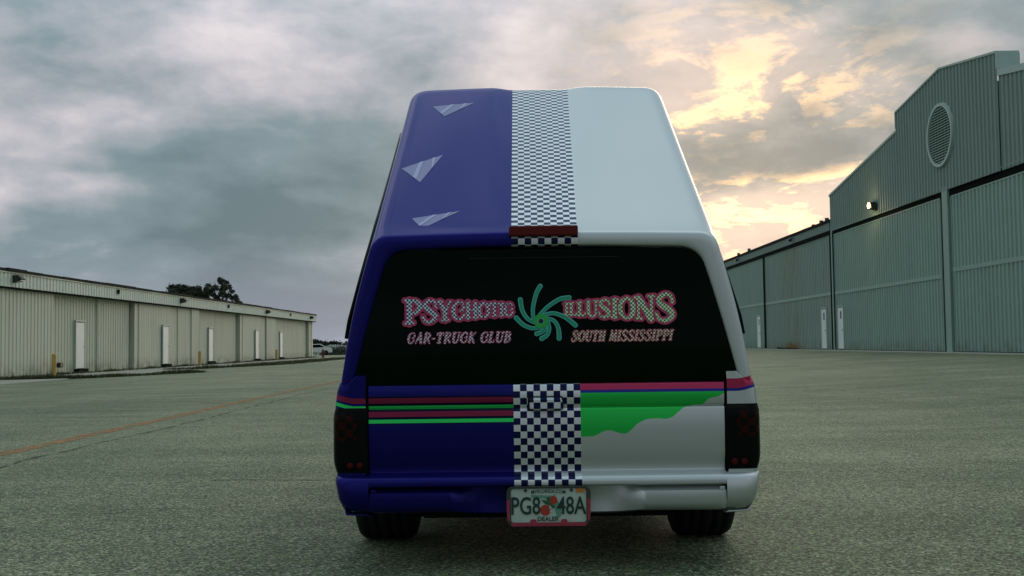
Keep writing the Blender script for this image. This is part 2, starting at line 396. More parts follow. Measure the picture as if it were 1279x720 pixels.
strip('pavement_crack', [(-3.95, 7.6), (-4.0, 10), (-3.9, 13.5), (-4.0, 17), (-3.95, 24)], .04, M['crack_dark'], .003, .02, .6, step=.12, seed=5)
strip('pavement_crack', [(-3.4, 7.0), (-1.9, 7.4), (-.6, 7.3)], .03, M['crack_dark'], .003, .02, .6, step=.1, seed=6)
for i, (pts, wd, mt) in enumerate([
    ([(4.0, 24.5), (5.0, 21.7), (6.2, 15.6), (6.9, 13.0)], .09, 'crack_pale'), ([(7.0, 41.0), (9.0, 33.5), (12.0, 27.0)], .13, 'crack_pale'),
    ([(4.2, 21.0), (6.4, 19.0), (10.0, 18.2), (15, 18)], .06, 'crack_pale'), ([(5.2, 31.0), (9.0, 28.0), (16.0, 26.0)], .22, 'crack_pale'),
    ([(3.4, 15.0), (6.0, 15.8), (9.0, 15.4)], .035, 'crack_dark'), ([(-14.5, 30), (-9, 27.5), (-5.5, 26.5)], .12, 'crack_pale'),
    ([(-12.0, 33), (-8, 35), (-5, 34)], .10, 'crack_dark'), ([(-7.6, 11.6), (-5.4, 12.6)], .05, 'crack_dark'), ([(2.0, 20), (3.5, 26), (4.0, 36)], .07, 'crack_dark'),
    ([(4.0, 46), (9, 44.5), (15.8, 44)], .35, 'crack_pale'), ([(-3.2, 5.6), (-2.2, 6.0), (-1.2, 6.1)], .02, 'crack_dark')]):
    strip('pavement_crack', pts, wd, M[mt], .0045+.0009*i, .03, .5, step=.2, seed=20+i)
# concrete strip along the long hangar
s = MB(); ya, yb = 30., 101.
s.grid([[(-18.75, y, zg(-18.7, y)+.035), (-15.6, y, zg(-15.6, y)+.02), (-15.5, y, zg(-15.5, y)-.02)] for y in np.linspace(ya, yb, 40)], False, True)
tag(s.build('hangar_walkway', M['concrete']), 'pale concrete strip along the foot of the long hangar', kind='structure')
s = MB(); s.grid([[(15.3, y, zg(15.3, y)-.02), (15.35, y, zg(15.35, y)+.012), (16.4, y, .40)] for y in np.linspace(22, 92, 36)], False, True)
tag(s.build('hangar_threshold', M['concrete']), 'narrow concrete threshold along the tall hangar doors', kind='structure')

def grass(name, label, centers, blades, hmin, hmax):
    g = MB(); rnd = random.Random(11); vs_, fs = [], []
    for _ in range(blades):
        x0, y0, x1, y1, wd = rnd.choice(centers); t = rnd.random(); cx = x0+(x1-x0)*t+rnd.gauss(0, wd); cy = y0+(y1-y0)*t+rnd.gauss(0, .06)
        cl = .5+.5*math.sin(cy*1.7)*math.sin(cy*.53+1)
        if rnd.random() > .35+.65*cl: continue
        a = rnd.uniform(0, 6.28); h = rnd.uniform(hmin, hmax)*(.5+.5*cl); lw = .022; ln = rnd.uniform(.2, .9)*h; z = zg(cx, cy)
        dx, dy = math.cos(a), math.sin(a); b = len(vs_)
        vs_ += [(cx-dy*lw, cy+dx*lw, z-.01), (cx+dy*lw, cy-dx*lw, z-.01), (cx+dx*ln, cy+dy*ln, z+h)]; fs.append((b, b+1, b+2))
    g.add(vs_, fs); return tag(g.build(name, M['grass']), label, 'grass', kind='stuff')
grass('grass_verge', 'low dark weeds growing along the foot and edge of the long hangar walkway',
      [(-18.2, 38, -18.2, 100, .14), (-18.2, 38, -18.2, 100, .14), (-19, 35.4, -15.4, 38.4, .18), (-15.4, 38.4, -12.9, 44.7, .16), (-16.2, 51, -13.4, 62, .25), (-13.4, 62, -13.6, 95, .35), (-15.2, 60, -14.6, 92, .4)], 36000, .05, .20)
grass('rusty_grass', 'tuft of dry rusty weeds at the foot of the stained hangar door', [(16.05, 61, 16.05, 65.5, .06)], 900, .05, .2)

# ------------------------------------------------------------------ ribbed sheet
def ribbed(y0, y1, ztop, zbot, X, out, pitch=.30, depth=.035):
    """vertical ribbed cladding in the plane x=X, facing out (+1 / -1); ztop and zbot are functions of y"""
    s = MB(); prof = [(0, 0), (.36, 0), (.46, 1), (.86, 1), (.96, 0)]; ysn = []; y = y0
    n0 = 0
    while y < y1-1e-6:
        for a, d in prof:
            yy = y+a*pitch
            if yy < y1: ysn.append((yy, d))
        y += pitch
    ysn.append((y1, 0))
    extra = []
    rows = [[], []]
    for yy, d in ysn:
        x = X+out*depth*d; rows[0].append((x, yy, zbot(yy))); rows[1].append((x, yy, ztop(yy)))
    s.grid(rows, False, out > 0)
    return s
const = lambda v: (lambda y: v)

# ------------------------------------------------------------------ long low hangar on the left
LH = empty('long_hangar', (-18.6, 69, -.12), 0, 'long low beige ribbed metal hangar with pale fascia left of the truck', 'hangar')
def lh(mb, name, mt, parent=None, **kw):
    o = mb.build(name, M[mt], None, **kw)
    o.parent = parent or LH
    if not parent: o.matrix_parent_inverse = Matrix.Translation((18.6, -69, .12))
    return o
LX = -18.6; zf = -.13
def lbox(*a): return MB().box(*a)
lh(lbox(-36, LX-.75, 28, 100.3, zf, 3.25), 'core_wall', 'left_wall')
lh(MB().prism([(-36.2, 3.2), (LX+.25, 3.2), (LX+.25, 3.74), (-27, 4.1), (-36.2, 3.74)], 27.8, 100.7, 'y'), 'roof', 'dark_roof')
lh(ribbed(28, 100.75, const(3.725), const(3.225), LX+.27, 1, .30, .03), 'fascia', 'fascia')
lh(lbox(LX+.24, LX+.33, 27.8, 100.8, 3.73, 3.78), 'fascia_cap', 'fascia')
e = MB(); rnd = random.Random(5); y = 27.9
while y < 100.6:
    L = rnd.uniform(1.2, 2.4); e.box(LX+.2, LX+.35+rnd.uniform(0, .03), y, min(y+L-.03, 100.75), 3.782, 3.89+rnd.uniform(-.02, .025)); y += L
lh(e, 'roof_edge', 'dark_roof')
lh(lbox(LX+.1, LX+.29, 27.9, 100.7, 3.16, 3.222), 'door_track', 'dark_gap')
lh(lbox(LX-.75, LX+.05, 99.9, 100.4, zf, 3.2), 'corner_panel', 'left_wall')
# sliding leaves: (y0, y1, x offset)
leaves = [(28.2, 43.5, .10), (43.5, 46.95, -.10), (46.95, 48.7, -.16), (48.7, 52.65, -.10), (53.5, 58.65, .10), (58.72, 59.75, .04), (59.8, 62.15, .08), (62.2, 63.7, .14),
          (63.75, 67.8, -.10), (67.95, 73.2, -.14), (74.05, 79.4, .10), (79.5, 81.2, .02), (81.3, 84.5, .10), (84.55, 88.3, -.10), (88.45, 93.6, -.13), (93.7, 98.0, -.16), (98.4, 99.9, .0)]
for i, (a, b_, dx) in enumerate(leaves):
    lh(ribbed(a, b_, const(3.2), const(zf+.01), LX+dx, 1, .30 if i < 4 else .26, .022 if i < 4 else .014), 'door_leaf', 'left_wall' if dx > 0 else 'left_door')
    lh(lbox(LX+dx-.06, LX+dx+.012, a-.005, a+.05, zf, 3.19), 'leaf_edge', 'left_door')
    lh(lbox(LX+dx-.06, LX+dx+.012, b_-.05, b_+.005, zf, 3.19), 'leaf_edge', 'left_door')
for a, b_ in ((52.68, 53.45), (73.22, 74.0), (98.02, 98.38)):
    lh(lbox(LX-.34, LX-.24, a, a+.30, zf, 3.2), 'dark_gap', 'dark_gap'); lh(lbox(LX-.33, LX+.08, a+.30, b_, zf, 3.19), 'jamb_return', 'left_door')  # dark box paints in the jamb shading; the return beside it is real
for a, dx in ((46.1, -.06), (56.95, .15), (66.3, -.06), (77.5, .15), (86.6, -.06)):
    x = LX+dx
    d = lh(lbox(x, x+.06, a, a+.92, .10, 2.06), 'personnel_door', 'white_door', bevel=.006)
    for q in (MB().box(x, x+.075, a-.06, a-.002, .08, 2.1), MB().box(x, x+.075, a+.922, a+.98, .08, 2.1), MB().box(x, x+.085, a-.06, a+.98, 2.102, 2.16)):
        f = lh(q, 'door_frame', 'trim_pale', d)
    lh(MB().tube([(x+.06, a+.84, 1.02), (x+.11, a+.84, 1.02), (x+.11, a+.74, 1.02)], .014, 6), 'handle', 'black_metal', d)
    lh(lbox(x, x+.22, a-.05, a+.97, zf, .08), 'door_step', 'dark_gap', d)
for y in (50.0, 69.5, 89.0): lh(lbox(LX+.3, LX+.38, y, y+.16, 3.46, 3.66), 'junction_box', 'dark_gap')
def flood(name, label, loc, out, parentgroup, lit=False):
    e = empty(name, loc, 0, label, 'lamp', parentgroup)
    MB().prism([(0, -.12), (out*.10, -.12), (out*.10, .16), (0, .16)], -.08, .08, 'y').build('back_box', M['black_metal'], e, bevel=.01)
    MB().prism([(out*.10, -.10), (out*.36, -.02), (out*.38, .03), (out*.22, .17), (out*.10, .14)], -.17, .17, 'y').build('hood', M['black_metal'], e, bevel=.012)
    MB().prism([(out*.14, -.10), (out*.35, -.028), (out*.35, -.045), (out*.14, -.118)], -.14, .14, 'y').build('lens', M['lens'], e)
    return e
for y, wd in ((39.6, 'at the near left end of'), (59.6, 'second from the near end on'), (80.3, 'third from the near end on'), (97.8, 'at the far corner of')):
    flood('wall_lamp', f'dark wedge shaped wall lamp {wd} the pale hangar fascia', (LX+.30, y, 3.50), 1, 'wall lamps on the long hangar')
for y, h, wd in ((42.6, .86, 'nearest, with a dark meter box'), (62.4, .84, 'between second and third white doors'), (82.7, .84, 'farthest, beside the last white door')):
    e = empty('bollard', (LX+.55, y, zg(LX+.5, y)), 0, f'yellow bollard before the long hangar, {wd}', 'bollard', 'yellow bollards by the long hangar')
    MB().lathe([(0, h+.02), (.05, h+.012), (.085, h-.03), (.09, h-.06), (.09, -.05)], (0, 0, 0), 'z', 16).build('post', M['yellow'], e)
    if y < 50 :
        MB().box(.05, .20, .12, .42, .32, .52).build('meter_box', M['black_metal'], e, bevel=.02); MB().tube([(.1, .1, .42), (.1, 0, .42)], .025, 6).build('bracket', M['black_metal'], e)
    else:
        MB().tube([(.0, .08, .45), (.0, .22, .45), (.0, .22, .38)], .028, 6).build('spout', M['yellow'], e)

# ------------------------------------------------------------------ right side: tall gabled hangar and its lower neighbour
RX = 16.33; GZ = .36
def gable(y):
    d = abs(y-40.4)
    if d <= 4.72: return interp(d, [0, 4.72], [11.06, 10.40])
    return interp(d, [4.72, 14.55], [9.62, 8.21])
TH = empty('gabled_hangar', (RX, 40.4, GZ), 0, 'tall grey green ribbed hangar with stepped gable and round vent', 'hangar')
def th(mb, name, mt, parent=None, root=None, **kw):
    o = mb.build(name, M[mt], None, **kw); r = root or TH; o.parent = parent or r
    if not parent: o.matrix_parent_inverse = Matrix.Translation(-r.location)
    return o
# gable wall above the rails, in three lengths so each step is square
th(ribbed(45.12, 54.95, gable, const(6.44), RX, -1, .30, .04), 'gable_wall', 'right_wall')
th(ribbed(35.68, 45.12, gable, const(6.44), RX-.04, -1, .30, .04), 'gable_wall', 'right_wall')
th(ribbed(25.85, 35.68, gable, const(6.44), RX, -1, .30, .04), 'gable_wall', 'right_wall')
def slope_box(ya, za, yb, zb, x0, x1, t):
    return MB().prism([(ya, za), (yb, zb), (yb, zb+t), (ya, za+t)], x0, x1, 'x')
for a, b_, nm in ((54.98, 45.1, 1), (45.14, 40.4, 2), (40.4, 35.66, 2), (35.66, 25.8, 1)):
    za, zb = (gable(min(max(a, 25.85), 54.95)-(1e-4 if a > b_ and nm == 1 and a > 45.2 else 0)), 0) if 0 else (0, 0)
def cop(a, b_, za, zb, x0, x1, t, name='coping', mt='trim_pale'): th(slope_box(a, za, b_, zb, x0, x1, t), name, mt)
cop(45.16, 55.02, 9.62, 8.21, RX-.07, RX+.35, .10); cop(25.78, 35.64, 8.21, 9.62, RX-.07, RX+.35, .22)
cop(40.4, 45.16, 11.06, 10.40, RX-.11, RX+.7, .07); cop(35.64, 40.4, 10.40, 11.06, RX-.11, RX+.7, .07)
th(MB().box(RX-.10, RX+.7, 35.60, 35.66, 9.86, 10.40), 'parapet_return', 'trim_pale'); th(MB().box(RX-.10, RX+.7, 45.14, 45.20, 9.75, 10.40), 'parapet_return', 'trim_pale')
th(MB().prism([(26, 0.2), (54.85, 0.2), (54.85, 8.15), (45.1, 9.55), (40.4, 10.2), (35.7, 9.55), (26, 8.15)], RX+.36, RX+45, 'x'), 'core_wall', 'right_wall')
th(MB().box(RX-.03, RX+.36, 54.82, 54.99, GZ, 8.21), 'corner_trim', 'trim')
# vent
vc = (40.45, 8.56); vt = []
ring = MB(); rows = []
for i in range(49):
    a = 2*math.pi*i/48; c_, s_ = math.cos(a), math.sin(a)
    rows.append([(RX-.05, vc[0]+1.22*c_, vc[1]+1.22*s_), (RX-.16, vc[0]+1.20*c_, vc[1]+1.20*s_), (RX-.16, vc[0]+1.09*c_, vc[1]+1.09*s_), (RX-.08, vc[0]+1.08*c_, vc[1]+1.08*s_)])
ring.grid(rows, False, False)
vent = th(ring, 'round_vent', 'trim_pale')
th(MB().prism([(vc[0]+1.08*math.cos(2*math.pi*i/48), vc[1]+1.08*math.sin(2*math.pi*i/48)) for i in range(48)], RX-.079, RX-.075, 'x'), 'vent_backing', 'black_metal', vent)
for i in range(21):
    z = vc[1]-1.0+i*.1; h = math.sqrt(max(0, 1.07**2-(z-vc[1])**2))
    if h > .1: th(MB().prism([(RX-.085, z+.035), (RX-.15, z-.035), (RX-.142, z-.045), (RX-.081, z+.02)], vc[0]-h, vc[0]+h, 'y'), 'vent_slat', 'trim', vent)
# door rails and leaves
th(MB().box(RX+.02, RX+.3, 40.72, 54.95, 6.24, 6.44), 'door_rail', 'dark_gap')  # rail recess shadow is put into the black colour
th(MB().box(RX+.02, RX+.3, 26.0, 40.08, 6.18, 6.54), 'door_rail', 'dark_gap')
th(MB().box(RX-.025, RX+.02, 40.72, 54.95, 6.438, 6.50), 'rail_flashing', 'trim'); th(MB().box(RX-.025, RX+.02, 26, 40.08, 6.54, 6.58), 'rail_flashing', 'trim')
th(MB().box(RX-.06, RX+.3, 40.10, 40.62, GZ, 6.58), 'door_post', 'trim', bevel=.01)
th(MB().box(RX+.05, RX+.3, 40.64, 40.98, GZ, 6.3), 'door_gap', 'dark_gap'); th(MB().box(RX+.0, RX+.3, 54.66, 54.81, GZ, 6.3), 'door_gap', 'dark_gap')
th(MB().box(RX+.02, RX+.3, 26, 54.8, GZ-.03, GZ+.05), 'door_sill', 'dark_gap')
DX = RX+.06
def leaf(root, y0, y1, z0, z1, zm, mt, side, X=None):
    X = X or DX
    d = th(ribbed(y0, y1, const(z1), const(zm+.07), X, -1, .30, .042), 'door_leaf', mt, None, root)
    th(ribbed(y0, y1, const(zm-.07), const(z0), X, -1, .30, .042), 'lower_sheet', mt, d, root)
    th(MB().box(X-.06, X+.02, y0, y1, zm-.075, zm+.075), 'mid_rail', 'trim', d, root)
    th(MB().box(X-.048, X+.02, y0, y1, z1, z1+.05), 'head_rail', 'trim', d, root)
    for y in (y0, y1): th(MB().box(X-.047, X+.02, y-.03, y+.03, z0, z1), 'edge_stile', 'trim', d, root)
    return d
leaf(TH, 41.0, 54.62, GZ+.06, 6.20, 3.26, 'right_door', 1)
leaf(TH, 26.1, 39.95, GZ+.06, 6.14, 3.43, 'right_door', 1)
def pdoor(root, a, b_, X):
    d = th(MB().box(X-.07, X-.01, a, b_, .46, 2.50), 'personnel_door', 'white_door', None, root, bevel=.006)
    for q in (MB().box(X-.085, X, a-.05, a-.002, .43, 2.55), MB().box(X-.085, X, b_+.002, b_+.05, .43, 2.55), MB().box(X-.09, X, a-.05, b_+.05, 2.552, 2.60)): th(q, 'door_frame', 'trim_pale', d, root)
    th(MB().box(X-.078, X-.07, a+.28, a+.46, 1.95, 2.32), 'small_pane', 'glass', d, root)
    th(MB().tube([(X-.07, a+.08, 1.38), (X-.13, a+.08, 1.38), (X-.13, a+.18, 1.38)], .014, 6), 'handle', 'black_metal', d, root)
pdoor(TH, 53.35, 54.20, DX)
fl = empty('floodlight', (RX-.02, 48.0, 6.83), 0, 'small lit floodlight glowing warm above the tall hangar door', 'lamp')
MB().box(-.05, .0, -.06, .06, -.2, .12).build('bracket', M['black_metal'], fl)
MB().prism([(-.06, -.16), (-.30, -.10), (-.34, .17), (-.06, .17)], -.21, .21, 'y').build('housing', M['black_metal'], fl, bevel=.012)
lo_ = MB(); cx, cz = -.335, .035
lo_.add([(-.352+.04*q, .0+.17*math.cos(a), .035+.125*math.sin(a)) for q in (0,) for a in [2*math.pi*i/16 for i in range(16)]], [tuple(range(16))[::-1]]); 
lo_.build('lit_lens', M['lit'], fl).rotation_euler = (0, 0, 0)
MB().prism([(.19, -.10), (.21, -.10), (.21, .18), (.19, .18)], -.36, -.33, 'x').build('side_shade', M['black_metal'], fl)
pt = bpy.data.lights.new('floodlight_bulb', 'POINT'); pt.energy = 12; pt.color = (1, .75, .4); pt.shadow_soft_size = .12
po = bpy.data.objects.new('floodlight_bulb', pt); col.objects.link(po); po.parent = fl; po.location = (-.6, 0, .0)
# downpipe/light strip beside door post, and lower hangar beyond
AH = empty('lower_hangar', (RX, 72, GZ), 0, 'lower grey green hangar with two door bays beyond the gabled one', 'hangar')
A = lambda mb, name, mt, parent=None, **kw: th(mb, name, mt, parent, AH, **kw)
A(MB().box(RX+.36, RX+30, 55.1, 92, .2, 6.9), 'core_wall', 'right_wall')
A(MB().prism([(RX-.1, 6.92), (RX+.0, 6.92), (RX+30, 6.92), (RX+30, 7.2), (RX+15, 8.0), (RX-.1, 7.06)], 55.05, 92.2, 'y'), 'roof', 'dark_roof')
A(ribbed(55.06, 92, const(6.91), const(6.50), RX-.02, -1, .30, .03), 'fascia', 'right_wall')
A(MB().box(RX-.03, RX+.3, 55.05, 92, 6.28, 6.50), 'door_rail', 'dark_gap')
for a, b_ in ((55.06, 55.30), (69.65, 70.10), (85.0, 85.3)): A(MB().box(RX-.02, RX+.3, a, b_, GZ, 6.9 if a > 60 else 6.9), 'door_gap', 'dark_gap')
A(MB().box(RX+.02, RX+.3, 55.3, 92, GZ-.03, GZ+.05), 'door_sill', 'dark_gap')
leaf(AH, 55.35, 69.6, GZ+.06, 6.24, 3.27, 'right_door_rust', 1); leaf(AH, 70.15, 84.9, GZ+.06, 6.24, 3.30, 'right_door', 1); leaf(AH, 85.35, 91.9, GZ+.06, 6.24, 3.30, 'right_door', 1)
pdoor(AH, 56.25, 57.1, DX); pdoor(AH, 71.2, 72.1, DX)
for y, h in ((57.0, .14), (58.5, .10), (56.0, .16), (74.5, .2), (78, .18)): A(MB().lathe([(0, h), (.11, h), (.11, -.1)], (RX+.1, y, 7.08), 'z', 10), 'roof_vent', 'black_metal')
def spot(name, label, loc):
    e = empty(name, loc, 0, label, 'lamp', 'unlit floodlights on the lower hangar')
    MB().tube([(0, 0, .12), (-.12, 0, .10)], .025, 6).build('bracket', M['black_metal'], e)
    MB().prism([(-.10, -.06), (-.28, -.13), (-.34, .02), (-.14, .12)], -.16, .16, 'y').build('housing', M['black_metal'], e, bevel=.01)
    MB().prism([(-.285, -.131), (-.343, .016), (-.348, .014), (-.29, -.133)], -.14, .14, 'y').build('lens', M['lens'], e)
spot('wall_floodlight', 'small unlit floodlight above the rusty door of the lower hangar', (RX-.05, 62.2, 6.68))
spot('wall_floodlight', 'small unlit floodlight above the farthest door of the lower hangar', (RX-.05, 77.0, 6.68))

# ------------------------------------------------------------------ trees
def tree(name, label, loc, seed, h, blobs, leaf_mat, leaves, lsize, group=None, open_=0.):
    rnd = random.Random(seed); e = empty(name, loc, 0, label, 'tree', group)
    t = MB(); base = Vector((0, 0, -.3)); fork = Vector((rnd.uniform(-.2, .2), rnd.uniform(-.2, .2), h*.38))
    t.tube([base, base.lerp(fork, .5)+Vector((rnd.uniform(-.12, .12), 0, 0)), fork], [h*.035, h*.028, h*.022], 8)
    for (c, r) in blobs:
        c = Vector(c); midp = fork.lerp(c, .5)+Vector((rnd.uniform(-.3, .3), rnd.uniform(-.3, .3), rnd.uniform(.0, .3)))
        t.tube([fork-Vector((0, 0, .3)), midp, c], [h*.016, h*.010, h*.004], 6)
        for _ in range(5):
            d = Vector((rnd.gauss(0, 1), rnd.gauss(0, 1), rnd.gauss(.4, .8))).normalized()
            t.tube([midp.lerp(c, rnd.random()), c+d*r*.55, c+d*r*rnd.uniform(.85, 1.1)], [h*.006, h*.0035, h*.001], 5, False)
    t.build('trunk', M['bark'], e)
    g = MB(); vs_, fs = [], []
    tot = sum(r**2 for _, r in blobs)
    for (c, r) in blobs:
        c = Vector(c)
        for q in range(max(3, int(r/ .28))+4):
            d = Vector((rnd.gauss(0, 1), rnd.gauss(0, 1), rnd.gauss(.15, .9))).normalized()
            cc = c+d*r*rnd.uniform(.35, 1.0); cr = r*rnd.uniform(.22, .42)
            nl = int(leaves*(r*r/tot)/(max(3, int(r/.28))+4))
            for _ in range(nl):
                p = cc+Vector((rnd.gauss(0, .5), rnd.gauss(0, .5), rnd.gauss(0, .42)))*cr
                a = Vector((rnd.gauss(0, 1), rnd.gauss(0, 1), rnd.gauss(0, 1))).normalized(); b_ = a.orthogonal().normalized(); s_ = lsize*rnd.uniform(.6, 1.3); i0 = len(vs_)
                vs_ += [p-a*s_, p+b_*s_*.45, p+a*s_, p-b_*s_*.45]; fs.append((i0, i0+1, i0+2, i0+3))
    g.add(vs_, fs); g.build('crown', M[leaf_mat], e); return e
tree('oak_tree', 'dense dark tree crown showing above the long hangar roof', (-38.0, 125, -.6), 3, 8.6, [((-1.2, 0, 7.9), .9), ((.1, .4, 8.1), .95), ((1.2, -.2, 7.9), .8), ((-.6, -.5, 7.2), 1.3), ((.9, .5, 7.0), 1.3), ((.2, 0, 6.3), 1.5), ((2.0, .2, 7.2), .7)], 'leaf', 14000, .17)
tree('oak_tree', 'open branching tree above the hangar roof, right of the dense one', (-34.0, 125, -.6), 8, 8.8,
     [((-.7, 0, 8.45), .95), ((.4, .3, 8.65), .85), ((-1.6, 0, 7.6), 1.05), ((1.2, -.2, 7.9), .8), ((-.2, .3, 7.4), .6), ((1.9, .2, 7.2), .6), ((2.5, 0, 6.5), .5), ((.8, 0, 6.7), .6), ((-1.0, .2, 6.3), .8), ((1.7, .1, 6.0), .6)], 'leaf_dry', 7500, .15)
def far_tree_proto(seed, h, w_):
    rnd = random.Random(seed)
    bl = [((rnd.uniform(-w_, w_), rnd.uniform(-1.5, 1.5), h*rnd.uniform(.5, .85)), h*rnd.uniform(.18, .3)) for _ in range(7)]+[((0, 0, h*.25), w_*.6), ((w_*.6, 0, h*.3), w_*.5), ((-w_*.6, 0, h*.3), w_*.5)]
    return tree('far_tree', 'dark tree of the distant treeline', (0, 0, 0), seed, h, bl, 'far_leaf', 2600, .55, 'distant treeline')
protos = [far_tree_proto(21, 7.5, 4.2), far_tree_proto(22, 8.8, 3.6), far_tree_proto(23, 6.6, 5.0)]
rnd = random.Random(9); i = 0; X = -122.
while X < 135:
    src = protos[i % 3]; Yf = 590+rnd.uniform(-40, 60)
    if i < 3: o = src
    else:
        o = src.copy(); col.objects.link(o)
        for ch in src.children: part_copy(ch, o)
    o.location = (X, Yf, -3.1); s_ = rnd.uniform(.8, 1.15); o.scale = (s_, s_, s_); o.rotation_euler = (0, 0, rnd.uniform(0, 6.28))
    o['label'] = 'dark tree of the distant treeline on the horizon between the hangars'
    X += rnd.uniform(3.6, 6.2); i += 1
# things seen in the gap between the long hangar and the truck
sh = empty('distant_shed', (-66, 400, -3.05), .1, 'far white shed with low pitched roof before the treeline', 'building')
MB().box(-6.5, 6.5, 0, 9, -.2, 3.4).build('wall', M['far_white'], sh); MB().prism([(-6.9, 3.42), (6.9, 3.42), (6.9, 3.65), (0, 4.6), (-6.9, 3.65)], -.4, 9.4, 'y').build('roof', M['far_white'], sh)
for x in (-4, 0, 4): MB().box(x-1, x+1, -.06, -.002, 0, 2.4).build('door', M['metal'], sh)
sh = empty('distant_shed', (-54.5, 380, -3.05), 0, 'far shed with tan gable roof beside the white one', 'building')
MB().box(-4, 4, 0, 7, -.2, 3.2).build('wall', M['far_white'], sh); MB().prism([(-4.6, 3.22), (4.6, 3.22), (0, 5.6)], -.4, 7.4, 'y').build('roof', M['far_tan'], sh)
MB().box(-1.2, 1.2, -.06, -.002, 0, 2.2).build('door', M['metal'], sh)
def bush(loc, seed, label, w_=1.6, h=1.6):
    rnd = random.Random(seed); e = empty('bush', loc, 0, label, 'bush', 'low bushes beyond the long hangar')
    t = MB()
    for _ in range(6):
        t.tube([(0, 0, -.1), (rnd.uniform(-w_, w_)*.5, rnd.uniform(-.5, .5), h*.6)], [.05, .015], 5)
    t.build('stem', M['bark'], e)
    vs_, fs = [], []
    for _ in range(1500):
        p = Vector((rnd.gauss(0, .5)*w_, rnd.gauss(0, .5)*w_*.8, abs(rnd.gauss(.4, .3))*h)); a = Vector((rnd.gauss(0, 1), rnd.gauss(0, 1), rnd.gauss(0, 1))).normalized(); b_ = a.orthogonal().normalized(); i0 = len(vs_); s_ = .13
        vs_ += [p-a*s_, p+b_*s_*.5, p+a*s_, p-b_*s_*.5]; fs.append((i0, i0+1, i0+2, i0+3))
    MB().add(vs_, fs).build('foliage', M['leaf'], e)
bush((-33.5, 200, zg(-33, 200)), 1, 'wide dark bush just beyond the long hangar corner', 3.2, 2.6); bush((-26.5, 175, zg(-26, 175)), 2, 'dark bush nearest the truck beyond the hangar', 2.4, 2.1)
bush((-30.5, 185, zg(-30, 185)), 3, 'small dark bush between the two larger bushes', 2.0, 1.4)
hy = empty('standpipe', (-17.0, 97, zg(-17, 97)), 0, 'small dark red standpipe on the apron by the far hangar corner', 'standpipe')
MB().lathe([(0, .78), (.07, .76), (.11, .68), (.12, .60), (.15, .58), (.15, .54), (.11, .52), (.11, .08), (.17, .06), (.17, -.02)], (0, 0, 0), 'z', 16).build('barrel', M['dark_red'], hy)
MB().tube([(-.2, 0, .42), (.2, 0, .42)], .055, 10).build('side_outlet', M['dark_red'], hy); MB().tube([(0, -.2, .42), (0, 0, .42)], .065, 10).build('front_outlet', M['dark_red'], hy)
# parked white car behind the corner
cr = empty('parked_car', (-24.2, 132, zg(-24, 132)), R(12), 'small white car parked far away beyond the long hangar corner', 'car')
prof = [(-2.1, .35), (-2.15, .62), (-2.0, .82), (-1.2, .9), (-.7, 1.35), (.7, 1.4), (1.35, 1.0), (2.05, .88), (2.15, .6), (2.1, .32)]
MB().prism(prof, -.8, .8, 'y').build('body', M['far_white'], cr, bevel=.06)
for sgn in (-1, 1):
    MB().prism([(-1.05, .92), (-.62, 1.29), (.62, 1.33), (1.2, 1.0)], sgn*.802, sgn*.812, 'y').build('side_window', M['glass'], cr)
    for x in (-1.3, 1.35):
        wv_ = MB(); rows = []
        for i in range(17):
            a = 2*math.pi*i/16; rows.append([(x+r*math.cos(a), sgn*yy, .31+r*math.sin(a)) for r, yy in ((.0, .83), (.2, .83), (.3, .84), (.31, .80), (.31, .62))])
        wv_.grid(rows); wv_.build('wheel', M['rubber'], cr)

# ================================================================== the truck
# truck space: x across (0 = centre), y forward from the tailgate, z up from the ground
TK = empty('pickup_truck', (.13, 4.33, 0), -.010, 'lowered show pickup, half blue half silver, with chequered band and tall sloping camper shell', 'truck')
SQ = .0267
def paint_uv(co): return ((co.x+.13)/.267, co.z/SQ+.35)
def tk(mb, name, mt, parent=None, **kw): return mb.build(name, M[mt], parent or TK, **kw)

# ---- camper shell: U-shaped rings lofted from the rear opening forward
def half_ring(wb, zb, wr, zr, r, bulge=.0, n_side=10, n_cor=8, n_roof=14, crown=0.):
    A_ = Vector((wb, zb)); C_ = Vector((wr, zr)); d = (C_-A_); L = d.length; d.normalize(); nrm = Vector((d.y, -d.x)); out = []
    S_ = C_-d*r
    for i in range(n_side):
        t = i/n_side; p = A_.lerp(S_, t)+nrm*bulge*math.sin(math.pi*t); out.append((p.x, p.y))
    E_ = Vector((wr-r, zr+crown*.25))
    for i in range(n_cor):
        t = i/n_cor; p = S_*(1-t)**2+C_*2*t*(1-t)+E_*t*t; out.append((p.x, p.y))
    for i in range(n_roof+1):
        t = i/n_roof; x = E_.x*(1-t); out.append((x, E_.y+crown*.75*math.sin(t*math.pi/2)))
    return out
def full_ring(h): return h+[(-x, z) for x, z in h[-2::-1]]
SL = .588
def roofz(ty): return 1.342+(ty-.03)*SL
stations = [  # ty, wb, zb, wr, zr, r, bulge, t(for dip)
    (.034, .762, .772, .622, 1.278, .085, .004, 0), (.004, .766, .770, .626, 1.282, .085, .004, 0), (.0, .772, .768, .632, 1.287, .085, .004, 0),
    (-.002, .795, .750, .662, 1.306, .075, .006, 0), (-.001, .808, .750, .678, 1.322, .070, .008, 0), (.003, .817, .750, .687, 1.334, .068, .010, 0),
    (.010, .821, .750, .691, 1.340, .066, .011, 0), (.024, .822, .750, .693, 1.347, .065, .012, 0), (.08, .823, .750, .694, 1.374, .065, .012, 0)]
for i in range(1, 15):
    ty = .08+i*(1.70-.08)/14; t = (ty-.08)/1.62
    stations.append((ty, .823+.014*t, .750, .694+.014*t, 1.373+(ty-.08)*(2.325-1.373)/1.62, .065+.015*t, .012+.012*t, t))
